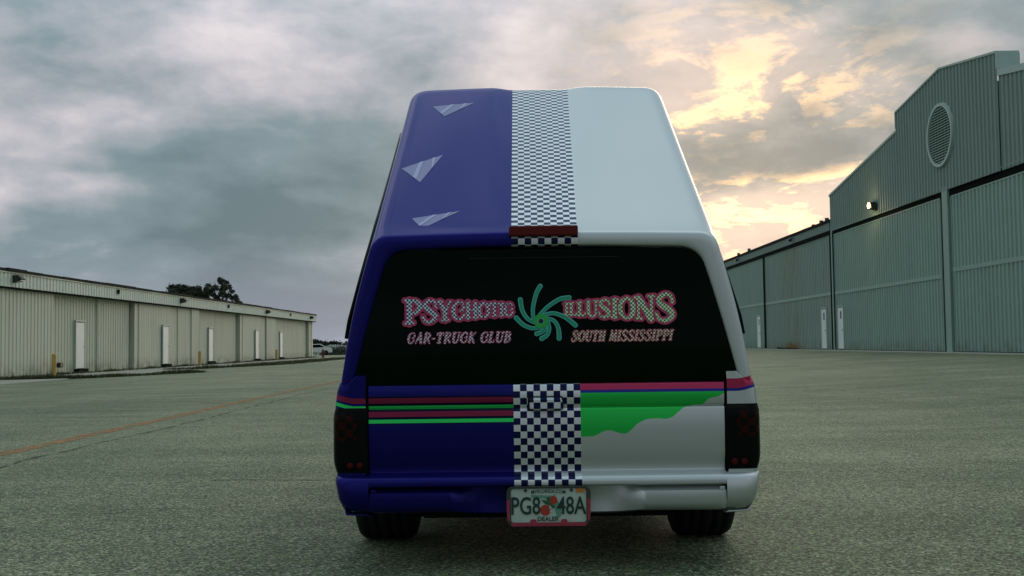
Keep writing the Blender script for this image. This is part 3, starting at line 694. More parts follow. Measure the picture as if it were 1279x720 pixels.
stations += [(1.75, .837, .750, .708, 2.345, .095, .024, 1), (1.80, .837, .750, .706, 2.352, .10, .024, 1), (1.88, .837, .750, .70, 2.345, .11, .024, 1), (1.94, .835, .750, .69, 2.31, .12, .02, 1), (1.98, .83, .750, .675, 2.22, .12, .02, 1), (1.995, .82, .750, .665, 2.10, .12, .02, 1), (2.0, .80, .750, .70, 1.42, .12, .0, 0), (2.0, .6, .750, .5, 1.30, .12, 0, 0)]
rows, uvs = [], []; prev = None; arc = None
for (ty, wb, zb, wr, zr, r, bu, t) in stations:
    fr = full_ring(half_ring(wb, zb, wr, zr, r, bu, crown=.012+.004*t)); row = []
    for (x, z) in fr:
        dz = 0
        if abs(x) < wr-r*.5: dz = -.016*t*(1-sstep(.15, .25, abs(x-.02)))
        row.append((x, ty, z+dz))
    if prev is None: arc = [p[2]/SQ+.35 for p in row]
    else: arc = [a+((Vector(p)-Vector(q)).length/SQ if True else 0) for a, p, q in zip(arc, row, prev)]
    wstrip = .267+.043*sstep(0, 1, t) if t else .267
    wstrip = .267+.043*t
    cen = arc[len(arc)//2]
    uvs += [((p[0]+.13)/wstrip, cen) for p in row]; rows.append(row); prev = row
sh = MB(); sh.grid(rows, True, False); sh.uv = uvs
shell = tk(sh, 'camper_shell', 'paint')
sh_m = shell.modifiers.new('s', 'SUBSURF'); sh_m.levels = 1; sh_m.render_levels = 1
# shell foot flange
for s_ in (-1, 1):
    # side window standing proud of the shell
    def side(ty, q):   # q 0..1 up the side wall
        t = (ty-.08)/1.62; wb, wr, zr = .823+.014*t, .694+.014*t, 1.373+(ty-.08)*.5877
        L = 1-(.10)/(zr-.767)
        p = Vector((wb, .767)).lerp(Vector((wr, zr)), q*L); b_ = (.012+.012*t)*math.sin(math.pi*q)
        return p.x+b_, p.y
    outl = [(.16, .06), (.16, .30), (.30, .62), (.52, .80), (1.66, .93), (1.72, .90), (1.72, .06)]
    n = 14; gr = []
    for i in range(n+1):
        ty = .14+(1.72-.14)*i/n; bot_ = interp(ty, [.14, .6, 1.72], [.30, .16, .10]); top = interp(ty, [.14, .30, .60, 1.0, 1.60, 1.72], [.44, .74, .86, .90, .935, .90]); gr.append([(lambda q: (s_*(side(ty, q)[0]+.013), ty, side(ty, q)[1]))(bot_+(top-bot_)*j/8) for j in range(9)])
    sw = MB(); sw.grid(gr, True, s_ < 0); o = tk(sw, 'side_window', 'glass')
    so_ = o.modifiers.new('s', 'SOLIDIFY'); so_.thickness = .014; so_.offset = -1 
# third brake lamp
lamp = MB().box(-.139, .137, -.030, .06, 1.331, 1.372); tk(lamp, 'brake_lamp', 'lamp_red', bevel=.006)
# lilac triangles on the blue half of the roof
def roofpt(tx, ty, dz=.004):
    t = (ty-.08)/1.62; ex = .694+.014*t-.065-.015*t; cr_ = .012+.004*t; q = min(1, max(0, 1-abs(tx)/ex))
    return (tx, ty, 1.373+t*(2.325-1.373)+cr_*.25+cr_*.75*math.sin(q*math.pi/2)-.10*max(0, abs(tx)-ex)+dz)
def px2roof(x, y):
    # intersection of the sight line of a mark with the roof slope, worked out once in metres
    f = 1350.; F = Vector((0, math.cos(PITCH), math.sin(PITCH))); U0 = Vector((0, -math.sin(PITCH), math.cos(PITCH))); R0 = Vector((1, 0, 0))
    Rv = R0*math.cos(ROLL)-U0*math.sin(ROLL); Uv = U0*math.cos(ROLL)+R0*math.sin(ROLL)
    d = F+Rv*((x-639.5)/f)+Uv*((360-y)/f); o = Vector((0, 0, .9))
    sl_ = (2.325-1.373)/1.62; n_ = Vector((0, -sl_, 1)); p0 = Vector((0, 4.33+.08, 1.373+.012)); t = (p0-o).dot(n_)/d.dot(n_); q = o+d*t
    v = q-Vector((.13, 4.33, 0)); c_, s_ = math.cos(.010), math.sin(.010)
    return (v.x*c_-v.y*s_, v.x*s_+v.y*c_)
tri_px = [((540.6, 131.5), (593, 128.3), (555, 144.3)), ((501.6, 207.6), (553.3, 192.2), (524.6, 225.8)), ((514.4, 270.5), (575, 262.8), (527, 283.3))]
for T in tri_px:
    P = [px2roof(*q) for q in T]; a, b_, c_ = [Vector(q) for q in P]
    film = MB()
    def ngrid(A_, B_, C_, dz):   # small fan so the film follows the curved roof
        film_v = []; n = 4; idx = {}
        for i in range(n+1):
            for j in range(n+1-i):
                q = A_+(B_-A_)*(i/n)+(C_-A_)*(j/n); film_v.append(roofpt(q.x, q.y, dz)); idx[i, j] = len(film_v)-1
        fs = []
        for i in range(n):
            for j in range(n-i):
                fs.append((idx[i, j], idx[i, j+1], idx[i+1, j])) if False else fs.append((idx[i, j], idx[i+1, j], idx[i, j+1]))
                if i+j < n-1: fs.append((idx[i+1, j], idx[i+1, j+1], idx[i, j+1]))
        return film_v, fs
    v_, f_ = ngrid(a, b_, c_, .0016)
    fo = tk(MB().add(v_, [q[::-1] for q in f_]), 'roof_film', 'film', shell)
    m1 = a.lerp(b_, .42); m2 = a.lerp(b_, .52); m3 = a.lerp(c_, .62); m4 = a.lerp(c_, .80); n1 = c_.lerp(b_, .48); n2 = c_.lerp(b_, .56)
    for quad in ((m1, m2, m4, m3), (a.lerp(b_, .74), a.lerp(b_, .82), n2, n1)):
        tk(MB().add([roofpt(q.x, q.y, .0030) for q in quad], [(0, 1, 2, 3)]), 'film_stripe', 'film_pale', shell)

# ---- rear window
def rounded(pts, rad, n=6):
    out = []
    for i, p in enumerate(pts):
        p = Vector(p); a = Vector(pts[i-1]); b_ = Vector(pts[(i+1) % len(pts)]); r = rad[i]
        if r <= 0: out.append(tuple(p)); continue
        s0 = p+(a-p).normalized()*r; s1 = p+(b_-p).normalized()*r
        for q in range(n+1):
            t = q/n; v = s0*(1-t)**2+p*2*t*(1-t)+s1*t*t; out.append((v.x, v.y))
    return out
gl = rounded([(-.752, .730), (.762, .730), (.768, .784), (.776, .788), (.636, 1.281), (-.636, 1.281), (-.778, .788), (-.757, .784)], [0, 0, 0, 0, .11, .11, 0, 0])
win = tk(MB().prism(gl, .010, .016, 'y'), 'rear_window', 'glass')
tk(MB().box(-.30, .30, .0055, .0098, 1.2445, 1.2475), 'defroster_bar', 'rubber', win)

# ---- lettering: strokes -> distance field -> clean outline mesh
def spline(pts, n=6):
    P = [np.array(p, float) for p in pts]; out = []
    for i in range(len(P)-1):
        p0, p1, p2, p3 = P[max(i-1, 0)], P[i], P[i+1], P[min(i+2, len(P)-1)]
        for q in range(n):
            t = q/n; out.append(.5*((2*p1)+(-p0+p2)*t+(2*p0-5*p1+4*p2-p3)*t*t+(-p0+3*p1-3*p2+p3)*t**3))
    out.append(P[-1]); return out
T_, K_, S_ = .065, .125, .05   # thin, thick, serif half widths
# every stroke point is (x, y, half width); 'c' strokes are smoothed
GL = {
 'P': (.86, [('l', [(.22, .04, K_), (.22, .96, K_)]), ('c', [(.22, .96, T_), (.55, .97, T_+.02), (.78, .74, K_-.01), (.60, .50, T_+.02), (.36, .40, T_)]), ('l', [(.0, .02, S_), (.44, .02, S_)]), ('l', [(-.02, .98, S_), (.3, .98, S_)])]),
 'S': (.86, [('c', [(.78, .70, T_), (.70, .93, T_), (.42, 1.0, T_+.02), (.14, .80, K_-.02), (.32, .58, K_), (.62, .40, K_), (.76, .20, K_-.02), (.48, .0, T_+.02), (.16, .04, T_), (.04, .26, T_)])]),
 'Y': (.84, [('l', [(.10, .97, K_-.02), (.42, .48, K_-.02)]), ('l', [(.76, .97, T_), (.42, .48, T_)]), ('l', [(.42, .5, K_), (.42, .04, K_)]), ('l', [(.22, .02, S_), (.64, .02, S_)]), ('l', [(-.02, .98, S_), (.24, .98, S_)]), ('l', [(.62, .98, S_), (.88, .98, S_)])]),
 'C': (.86, [('c', [(.80, .72, T_), (.66, .95, T_), (.40, .98, T_), (.14, .78, K_-.02), (.08, .48, K_), (.18, .16, K_-.02), (.44, .0, T_), (.68, .08, T_), (.82, .30, T_)]), ('c', [(.80, .72, T_), (.74, .52, T_), (.58, .50, T_)])]),
 'H': (.92, [('l', [(.2, .04, K_), (.2, .96, K_)]), ('l', [(.74, .04, K_), (.74, .96, K_)]), ('l', [(.2, .52, T_), (.74, .52, T_)]), ('l', [(.0, .02, S_), (.38, .02, S_)]), ('l', [(.56, .02, S_), (.94, .02, S_)])]),
 'O': (.92, [('c', [(.46, 1.0, T_), (.17, .82, K_-.01), (.08, .5, K_), (.17, .16, K_-.01), (.46, 0, T_), (.75, .16, K_-.01), (.84, .5, K_), (.75, .82, K_-.01), (.46, 1.0, T_)])]),
 'T': (.80, [('l', [(.4, .04, K_), (.4, .96, K_)]), ('l', [(.02, .95, T_), (.78, .95, T_)]), ('l', [(.02, .95, S_), (.02, .76, S_)]), ('l', [(.78, .95, S_), (.78, .76, S_)]), ('l', [(.2, .02, S_), (.6, .02, S_)])]),
 'I': (.44, [('l', [(.22, .04, K_), (.22, .96, K_)]), ('l', [(.02, .02, S_), (.42, .02, S_)]), ('l', [(.02, .98, S_), (.42, .98, S_)])]),
 'L': (.72, [('l', [(.2, .04, K_), (.2, .96, K_)]), ('l', [(.0, .03, T_), (.66, .03, T_)]), ('l', [(.66, .03, S_), (.68, .22, S_)]), ('l', [(.0, .98, S_), (.40, .98, S_)])]),
 'U': (.90, [('c', [(.18, .97, K_), (.18, .40, K_), (.28, .08, K_-.02), (.50, .0, T_), (.70, .12, T_), (.76, .45, T_), (.76, .97, T_)]), ('l', [(.0, .98, S_), (.36, .98, S_)]), ('l', [(.6, .98, S_), (.92, .98, S_)])]),
 'N': (1.0, [('l', [(.16, .04, T_), (.16, .96, T_)]), ('l', [(.18, .94, K_+.01), (.80, .04, K_+.01)]), ('l', [(.84, .04, T_), (.84, .96, T_)]), ('l', [(.0, .02, S_), (.32, .02, S_)]), ('l', [(.68, .98, S_), (1., .98, S_)]), ('l', [(-.02, .98, S_), (.2, .98, S_)])]),
 'A': (.84, [('l', [(.08, .02, T_), (.46, .96, T_)]), ('l', [(.46, .96, K_), (.74, .02, K_)]), ('l', [(.2, .34, T_), (.62, .34, T_)])]),
 'R': (.86, [('l', [(.2, .02, K_), (.2, .96, K_)]), ('c', [(.2, .96, T_), (.56, .96, T_), (.70, .74, K_-.02), (.52, .52, T_), (.22, .5, T_)]), ('c', [(.42, .5, T_), (.62, .25, K_-.02), (.82, .0, T_)])]),
 'K': (.84, [('l', [(.2, .02, K_), (.2, .96, K_)]), ('l', [(.74, .96, T_), (.26, .46, T_)]), ('l', [(.34, .52, K_-.02), (.76, .02, K_-.02)])]),
 'B': (.84, [('l', [(.2, .02, K_), (.2, .96, K_)]), ('c', [(.2, .96, T_), (.56, .96, T_), (.66, .75, K_-.03), (.5, .54, T_), (.2, .52, T_)]), ('c', [(.3, .52, T_), (.62, .48, T_), (.74, .25, K_-.02), (.56, .03, T_), (.2, .03, T_)])]),
 'M': (1.05, [('l', [(.12, .02, T_), (.2, .96, T_)]), ('l', [(.2, .96, K_-.01), (.5, .12, K_-.01)]), ('l', [(.5, .12, T_), (.82, .96, T_)]), ('l', [(.82, .96, K_-.01), (.92, .02, K_-.01)])]),
 '-': (.45, [('l', [(.06, .42, T_), (.38, .42, T_)])]), ' ': (.42, [])}
def word_segments(text, x0, x1, top, bot, shear=0., fat=1., step=1., gapw=.04):
    """map glyph strokes into the window plane; top and bot are functions of 0..1 along the word"""
    adv = [GL[c][0] for c in text]; sc = [1.-step*(0)+0 for _ in text]
    # letters narrow with their height
    pos = 0; total = 0; hs = []
    u = 0
    for _ in range(3):
        widths = []
        cum = 0; tot = sum(hs) if hs else len(text)
        for i, c in enumerate(text):
            uu = (sum((hs[:i] if hs else [1]*i))+.5*(hs[i] if hs else 1))/tot
            widths.append((GL[c][0]+gapw)*(top(uu)-bot(uu)))
        hs = widths
    tot = sum(hs); segs = []; cx = 0; k_ = (x1-x0)/tot
    for c, wd in zip(text, hs):
        aw = GL[c][0]+gapw
        for typ, pts in GL[c][1]:
            pp = spline(pts) if typ == 'c' else [np.array(p, float) for p in pts]
            q = []
            for p in pp:
                uu = min(1, max(0, (cx+wd*p[0]/aw)/tot)); h = top(uu)-bot(uu); x = x0+(cx+wd*(p[0]+gapw/2)/aw)*k_+shear*(p[1]-.5)*h
                q.append((x, bot(uu)+p[1]*h, p[2]*h*fat))
            segs += list(zip(q[:-1], q[1:]))
        cx += wd
    return segs
def sdf_mesh(segs, grow, cell, y, parent, name, mt, extra=None):
    A_ = np.array([s[0] for s in segs]); B_ = np.array([s[1] for s in segs]); m_ = max(A_[:, 2].max(), B_[:, 2].max())+abs(grow)+2*cell
    xa, xb = min(A_[:, 0].min(), B_[:, 0].min())-m_, max(A_[:, 0].max(), B_[:, 0].max())+m_; za, zb = min(A_[:, 1].min(), B_[:, 1].min())-m_, max(A_[:, 1].max(), B_[:, 1].max())+m_
    gx = np.arange(xa, xb+cell, cell); gz = np.arange(za, zb+cell, cell); X_, Z_ = np.meshgrid(gx, gz, indexing='ij'); D = np.full(X_.shape, 9.)
    for a, b_ in zip(A_, B_):
        i0 = max(0, int((min(a[0], b_[0])-m_-xa)/cell)); i1 = int((max(a[0], b_[0])+m_-xa)/cell)+2; j0 = max(0, int((min(a[1], b_[1])-m_-za)/cell)); j1 = int((max(a[1], b_[1])+m_-za)/cell)+2
        xx, zz_ = X_[i0:i1, j0:j1], Z_[i0:i1, j0:j1]; d = b_[:2]-a[:2]; L2 = max(1e-12, d@d)
        t = np.clip(((xx-a[0])*d[0]+(zz_-a[1])*d[1])/L2, 0, 1); dist = np.hypot(xx-a[0]-t*d[0], zz_-a[1]-t*d[1])-(a[2]+(b_[2]-a[2])*t)-grow
        D[i0:i1, j0:j1] = np.minimum(D[i0:i1, j0:j1], dist)
    vs_, fs = [], []; ins = D < 0; nx, nz = D.shape
    for i in range(nx-1):
        j = 0
        while j < nz-1:
            cset = (ins[i, j], ins[i+1, j], ins[i+1, j+1], ins[i, j+1])
            if all(cset):
                j2 = j
                while j2 < nz-1 and ins[i, j2] and ins[i+1, j2] and ins[i+1, j2+1] and ins[i, j2+1]: j2 += 1
                b0 = len(vs_); vs_ += [(gx[i], y, gz[j]), (gx[i+1], y, gz[j]), (gx[i+1], y, gz[j2]), (gx[i], y, gz[j2])]; fs.append((b0, b0+1, b0+2, b0+3)); j = j2; continue
            if any(cset):
                cor = [(i, j), (i+1, j), (i+1, j+1), (i, j+1)]; poly = []
                for q in range(4):
                    p, r_ = cor[q], cor[(q+1) % 4]
                    if ins[p]: poly.append((gx[p[0]], y, gz[p[1]]))
                    if ins[p] != ins[r_]:
                        t = D[p]/(D[p]-D[r_]); poly.append((gx[p[0]]+(gx[r_[0]]-gx[p[0]])*t, y, gz[p[1]]+(gz[r_[1]]-gz[p[1]])*t))
                if len(poly) >= 3: b0 = len(vs_); vs_ += poly; fs.append(tuple(range(b0, b0+len(poly))))
            j += 1
    return tk(MB().add(vs_, fs), name, mt, parent)
lin = lambda a, b_: (lambda u: a+(b_-a)*u)
# big words taper towards the swirl between them
segs = word_segments('PSYCHOTIC', -.562, -.126, lambda u: 1.082-.020*u, lambda u: .986+.028*min(1, u*1.15), 0, .92)
sdf_mesh(segs, .0085, .0016, .0035, win, 'lettering_outline', 'print_pink'); sdf_mesh(segs, -.0002, .0016, .0015, win, 'lettering', 'print_blue')
segs = word_segments('ILLUSIONS', .078, .520, lambda u: 1.060+.034*u, lambda u: 1.014-.030*u, 0, .92)
sdf_mesh(segs, .0085, .0016, .0035, win, 'lettering_outline', 'print_pink'); sdf_mesh(segs, -.0002, .0016, .0015, win, 'lettering', 'print_green')
for s_, x0, x1, m1, m2 in (('CAR-TRUCK CLUB', -.552, -.134, 'print_small_blue', 'print_pink'), ('SOUTH MISSISSIPPI', .106, .512, 'print_small_green', 'print_pink')):
    segs = word_segments(s_, x0, x1, const(.949), const(.908), .22, .80, gapw=.16)
    sdf_mesh(segs, .0022, .0014, .0035, win, 'lettering_outline', m2); sdf_mesh(segs, .0, .0014, .0015, win, 'lettering', m1)
# swirl
cxs, czs = -.0165, .9905
arms = [[(-.2, .0), (-.22, .35), (-.12, .78), (.0, 1.0)], [(-.1, .1), (.2, .40), (.55, .62), (.82, .66)], [(.0, .14), (.35, .22), (.70, .10), (.99, -.13)], [(.1, .1), (.38, .0), (.50, -.22), (.52, -.50)],
        [(.2, .0), (.24, -.22), (.17, -.40), (.02, -.50)], [(.1, -.1), (.12, -.22), (.0, -.32), (-.12, -.36)], [(.0, -.18), (-.25, -.2), (-.50, -.10), (-.70, .10)], [(-.12, -.06), (-.36, .06), (-.52, .30), (-.58, .62)]]
asg = []
for a in arms:
    q = [(cxs+p[0]*.140, czs+p[1]*.140, hw) for p, hw in zip(spline(a, 7), np.linspace(.0045, .0070, 22))]; asg += list(zip(q[:-1], q[1:]))
hub = [((cxs, czs, .0285), (cxs+.001, czs, .0285))]
sdf_mesh(asg, .0026, .0014, .0032, win, 'swirl_outline', 'print_teal'); sdf_mesh(asg, -.0008, .0014, .0018, win, 'swirl_arm', 'print_sea')
sdf_mesh(hub, 0, .0014, .0008, win, 'swirl_hub', 'print_lime'); sdf_mesh([((cxs, czs, .0118), (cxs+.001, czs, .0118))], 0, .001, .0003, win, 'swirl_ring', 'print_teal'); sdf_mesh([((cxs, czs, .0095), (cxs+.001, czs, .0095))], 0, .001, -.0003, win, 'swirl_eye', 'print_void')

# ---- bed sides with rear corners
WZ = ([.18, .24, .30, .36, .45, .60, .68, .735, .762, .778, .782], [.775, .80, .822, .840, .852, .852, .847, .838, .826, .800, .77])
wid = lambda z: interp(z, *WZ)
def corner_cols(x_in, rad=.045, ref=.852):
    c_ = [(ref-x_in, 0.), (ref-.76, 0.), (rad+.012, 0.0)]
    for i in range(9):
        a = math.pi/2*i/8; c_.append((rad*(1-math.sin(a)), rad*(1-math.cos(a))))
    return c_
def arch(ty, ax, r, zc=.285): 
    d = abs(ty-ax); return zc+math.sqrt(r*r-d*d) if d < r else None
def body_side(s_, cols, zlow, ztop, rows_n=14):
    rows = []
    for d, ty in cols:
        z0 = zlow(d, ty); z1 = ztop(ty); r_ = []
        for j in range(rows_n+1):
            z = z0+(z1-z0)*j/rows_n; fl_ = 0
            ar = [abs(math.hypot(ty-ax, z-.285)-.345) for ax in (.80, 3.55)]; fl_ = .014*max(0, 1-min(ar)/.06) if d < .001 else 0
            xx_ = wid(z)-d+fl_
            if ty == 0: xx_ = (.852-d)+(wid(z)-.852)*max(0, (.134-d)/.134)
            r_.append((s_*xx_, ty, z))
        rows.append(r_)
    return rows
def tys(a, b_, ax, r):
    base = list(np.linspace(a, b_, int((b_-a)/.07)+2)); base += [ax+r*math.sin(t) for t in np.linspace(-math.pi/2, math.pi/2, 25)]
    return sorted(t for t in set(round(q, 4) for q in base) if a <= t <= b_)
for s_ in (-1, 1):
    cols = corner_cols(.721)+[(0, t) for t in tys(.075, 1.95, .80, .335)]
    zl = lambda d, ty: (arch(ty, .80, .335) or (.37 if ty < .40 else .24))
    q = MB(); q.grid(body_side(s_, cols, zl, lambda t: .781), True, s_ > 0); 
    tk(q, 'bed_side', 'paint', uvf=paint_uv)
    cols = [(0, t) for t in tys(1.965, 4.40, 3.55, .335)]+[(.04*(1-math.cos(a)) if 0 else .16*(1-math.cos(a)), 4.40+.16*math.sin(a)) for a in np.linspace(.1, 1.4, 8)]
    q = MB(); q.grid(body_side(s_, cols, lambda d, ty: arch(ty, 3.55, .335) or .22, lambda t: .80-.06*sstep(3.2, 4.5, t)), True, s_ > 0)
    tk(q, 'front_side', 'paint', uvf=paint_uv)
    # wheel housing
    for ax in (.80, 3.55):
        rows = [[(s_*.84, ax+.334*math.sin(a), .285+.334*math.cos(a)), (s_*.50, ax+.334*math.sin(a), .285+.334*math.cos(a))] for a in np.linspace(-1.75, 1.75, 17)]
        tk(MB().grid(rows, True, s_ < 0), 'wheel_housing', 'under')
# ---- tail lamps
for s_ in (-1, 1):
    rows, uv = [], []; cols = [(d, ty) for d, ty in corner_cols(.713)]+[(0, .075), (0, .13)]
    L = [0]
    for (d0, t0), (d1, t1) in zip(cols[:-1], cols[1:]): L.append(L[-1]+math.hypot(d1-d0, t1-t0))
    for (d, ty), l in zip(cols, L):
        r_ = []
        for j in range(11):
            v = j/10; z = .394+(.652-.394)*v; edge = .006*min(1, min(v, 1-v)*12)
            nx = 1 if d <= .0 else (0 if ty == 0 else .7)
            r_.append((s_*((wid(z)-d+edge*nx) if ty > 0 else (.852-d)+(wid(z)-.852)*max(0, (.144-d)/.144)), ty-edge*(1-nx*.9), z)); uv.append((l/.22, v))
        rows.append(r_)
    q = MB(); q.grid(rows, True, s_ > 0); q.uv = uv; tl = tk(q, 'tail_lamp', 'smoked')
    for x in (.745, .783): tk(MB().lathe([(0, 0), (.010, 0), (.0125, -.002), (.0125, -.006)], (0, 0, 0), 'z', 14), 'red_bulb', 'lens_red', tl).matrix_local = Matrix.Translation((s_*x, -.010, .424)) @ Matrix.Rotation(math.pi/2, 4, 'X')
# ---- tailgate
prof = [(.03, .741), (.012, .7405), (.003, .738), (-.002, .731), (-.003, .690), (-.001, .660), (.002, .6515), (.014, .6495), (.014, .6445), (.002, .6425), (-.001, .632), (.000, .55), (.004, .47), (.010, .440), (.014, .425), (.020, .398), (.018, .392), (-.026, .378), (-.036, .368), (-.040, .358), (-.038, .344), (-.030, .338), (.01, .337)]
q = MB(); xsg = np.linspace(-.709, .709, 25)
q.grid([[(x, p[0], p[1]) for p in prof] for x in xsg], True, False)
gate = tk(q, 'tailgate', 'paint', uvf=paint_uv)
es = gate.modifiers.new('e', 'EDGE_SPLIT'); es.split_angle = R(40)
tk(MB().box(-.80, .80, .035, .07, .34, .76), 'tailgate_gap', 'under')
# handle
hp = rounded([(-.066, .636), (.064, .636), (.064, .686), (-.066, .686)], [.014]*4, 5)
tk(MB().prism([(x*1.0-.001+(.006 if x > 0 else -.006), z+(.005 if z > .66 else -.001)) for x, z in hp], -.0085, .004, 'y'), 'handle_recess', 'seal', gate)
tk(MB().box(-.058, .056, -.0262, -.0085, .636, .6395), 'handle_slot', 'seal', gate); tk(MB().prism(hp, -.030, .004, 'y'), 'handle', 'paint', gate, uvf=lambda co: ((co.x+.13)/.267, co.z/SQ+1.0), bevel=.008)
# ---- bumper: sections swept across, wrapping both corners
cenp = [(.010, .336), (.048, .332), (.052, .29), (.050, .255), (.046, .226), (.085, .214)]
barp = [(.012, .337), (.000, .334), (-.030, .316), (-.037, .268), (-.020, .243), (.060, .226)]
corp = [(.000, .384), (-.026, .378), (-.042, .358), (-.040, .290), (-.022, .246), (.060, .236)]
secs = []
def lerp_p(a, b_, t): return [(p[0]+(q_[0]-p[0])*t, p[1]+(q_[1]-p[1])*t) for p, q_ in zip(a, b_)]
for x, p in ((0, cenp), (.14, cenp), (.24, cenp), (.28, lerp_p(cenp, barp, .12)), (.33, lerp_p(cenp, barp, .5)), (.375, lerp_p(cenp, barp, .93)), (.39, barp), (.50, barp), (.60, barp), (.676, barp), (.690, lerp_p(barp, corp, .1)), (.704, barp)):
    secs.append([(x, q_[0], q_[1]) for q_ in p])
csec = [[(.706, q_[0], q_[1]) for q_ in corp], [(.722, q_[0], q_[1]) for q_ in corp]]
for a in np.linspace(0, math.pi/2, 9):
    r_ = []
    for i, (py, pz) in enumerate(corp):
        off = -py-.0; xr = wid(max(.36, pz))+.006 - (.0, .0, .0, .012, .030, .045)[i]; rad = .07
        r_.append((xr-rad+(rad)*math.sin(a)-(.015 if i == 0 else 0)*math.sin(a), (py+rad)-(rad)*math.cos(a), pz))
    csec.append(r_)
for ty in (.12, .25, .42): csec.append([(csec[10][i][0], ty+corp[i][0]*.2, corp[i][1]) for i in range(6)])
q = MB()
for s_ in (-1, 1): q.grid([[(s_*p[0], p[1], p[2]) for p in r_] for r_ in secs], True, s_ < 0)
bump = tk(q, 'rear_bumper', 'paint', uvf=lambda co: ((-9 if co.x < 0 else 9), 0)); bump.modifiers.new('e', 'EDGE_SPLIT').split_angle = R(44)
for s_ in (-1, 1):
    q = MB(); q.grid([[(s_*p[0], p[1], p[2]) for p in r_] for r_ in csec], True, s_ < 0)
    o = tk(q, 'bumper_corner', 'paint', uvf=lambda co: ((-9 if co.x < 0 else 9), 0)); o.modifiers.new('e', 'EDGE_SPLIT').split_angle = R(62)
    # small skirt lip under the corner and the shallow crease in the number plate recess
    tk(MB().prism([(s_*.715, .233), (s_*.79, .236), (s_*.806, .256), (s_*.802, .229), (s_*.70, .224)], -.008, .05, 'y'), 'skirt_lip', 'paint', o, uvf=lambda co: ((-9 if co.x < 0 else 9), 0), bevel=.004)
    tk(MB().box(*sorted((s_*.678, s_*.700)), -.034, -.005, .316, .331), 'end_clip', 'paint', bump, uvf=lambda co: ((-9 if co.x < 0 else 9), 0), bevel=.003)
# ---- number plate
pc, pw, ph, py = .003, .150, .073, -.052; pz = .264
pl_ = tk(MB().prism(rounded([(pc-pw, pz-ph), (pc+pw, pz-ph), (pc+pw, pz+ph), (pc-pw, pz+ph)], [.012]*4, 4), py, py+.002, 'y'), 'number_plate', 'plate')
fo = rounded([(pc-pw-.014, pz-ph-.006), (pc+pw+.014, pz-ph-.006), (pc+pw+.016, pz+ph+.004), (pc-pw-.016, pz+ph+.004)], [.03]*4, 5)
fi = rounded([(pc-pw+.002, pz-ph+.010), (pc+pw-.002, pz-ph+.010), (pc+pw-.002, pz+ph-.004), (pc-pw+.002, pz+ph-.004)], [.012]*4, 5)
f = MB(); f.grid([[(x, py+.004, z) for x, z in fo+fo[:1]], [(x*.99, py-.006, pz+(z-pz)*.985) for x, z in fo+fo[:1]], [(x, py-.006, z) for x, z in fi+fi[:1]], [(x, py+.001, z) for x, z in fi+fi[:1]]], False)
frm = tk(f, 'plate_frame', 'rope', pl_)
tk(MB().box(pc-pw+.004, pc+pw-.004, py-.0085, py-.0062, pz-ph-.004, pz-ph+.010), 'frame_red_bar', 'plate_red', pl_, bevel=.001)
for s_ in (-1, 1):
    tk(MB().prism(rounded([(pc+s_*.060-.014, pz-ph+.008), (pc+s_*.060+.014, pz-ph+.008), (pc+s_*.060+.010, pz-ph+.022), (pc+s_*.060-.010, pz-ph+.022)], [.003]*4, 2), py-.0080, py-.0015, 'y'), 'frame_tab', 'plate_red', pl_)
    tk(MB().prism([(pc+s_*(pw+.003), pz-.062), (pc+s_*(pw+.012), pz-.05), (pc+s_*(pw+.015), pz+.02), (pc+s_*(pw+.002), pz+.03)], py-.0085, py-.0055, 'y'), 'frame_red_side', 'plate_red', pl_)
    tk(MB().tube([(pc+s_*.090, py-.006, pz+ph-.012), (pc+s_*.090, py+.001, pz+ph-.012)], .006, 10), 'plate_bolt', 'black_metal', pl_)
    hexa = MB()
def text(s_, x, z, size, mt, parent, name, y, sx=1., shear=0, bold=0., arcr=None):
    cu = bpy.data.curves.new('t', 'FONT'); cu.body = s_; cu.size = 1; cu.align_x = 'CENTER'; cu.align_y = 'CENTER'; cu.shear = shear; cu.offset = bold; cu.resolution_u = 3
    ob_ = bpy.data.objects.new('t', cu); col.objects.link(ob_); dg = bpy.context.evaluated_depsgraph_get(); me = ob_.evaluated_get(dg).to_mesh()
    V = [v.co.copy() for v in me.vertices]; F_ = [tuple(p.vertices) for p in me.polygons]
    mnx, mxx = min(v.x for v in V), max(v.x for v in V); mny, mxy = min(v.y for v in V), max(v.y for v in V); hh = mxy-mny; ww = mxx-mnx
    out = [(x+(v.x-(mnx+mxx)/2)*size/hh*sx, y, z+(v.y-(mny+mxy)/2)*size/hh) for v in V]
    if arcr: out = [(a, b_, c_-((a-x)**2)/arcr) for a, b_, c_ in out]
    ob_.evaluated_get(dg).to_mesh_clear(); bpy.data.objects.remove(ob_)
    return tk(MB().add(out, F_), name, mt, parent)
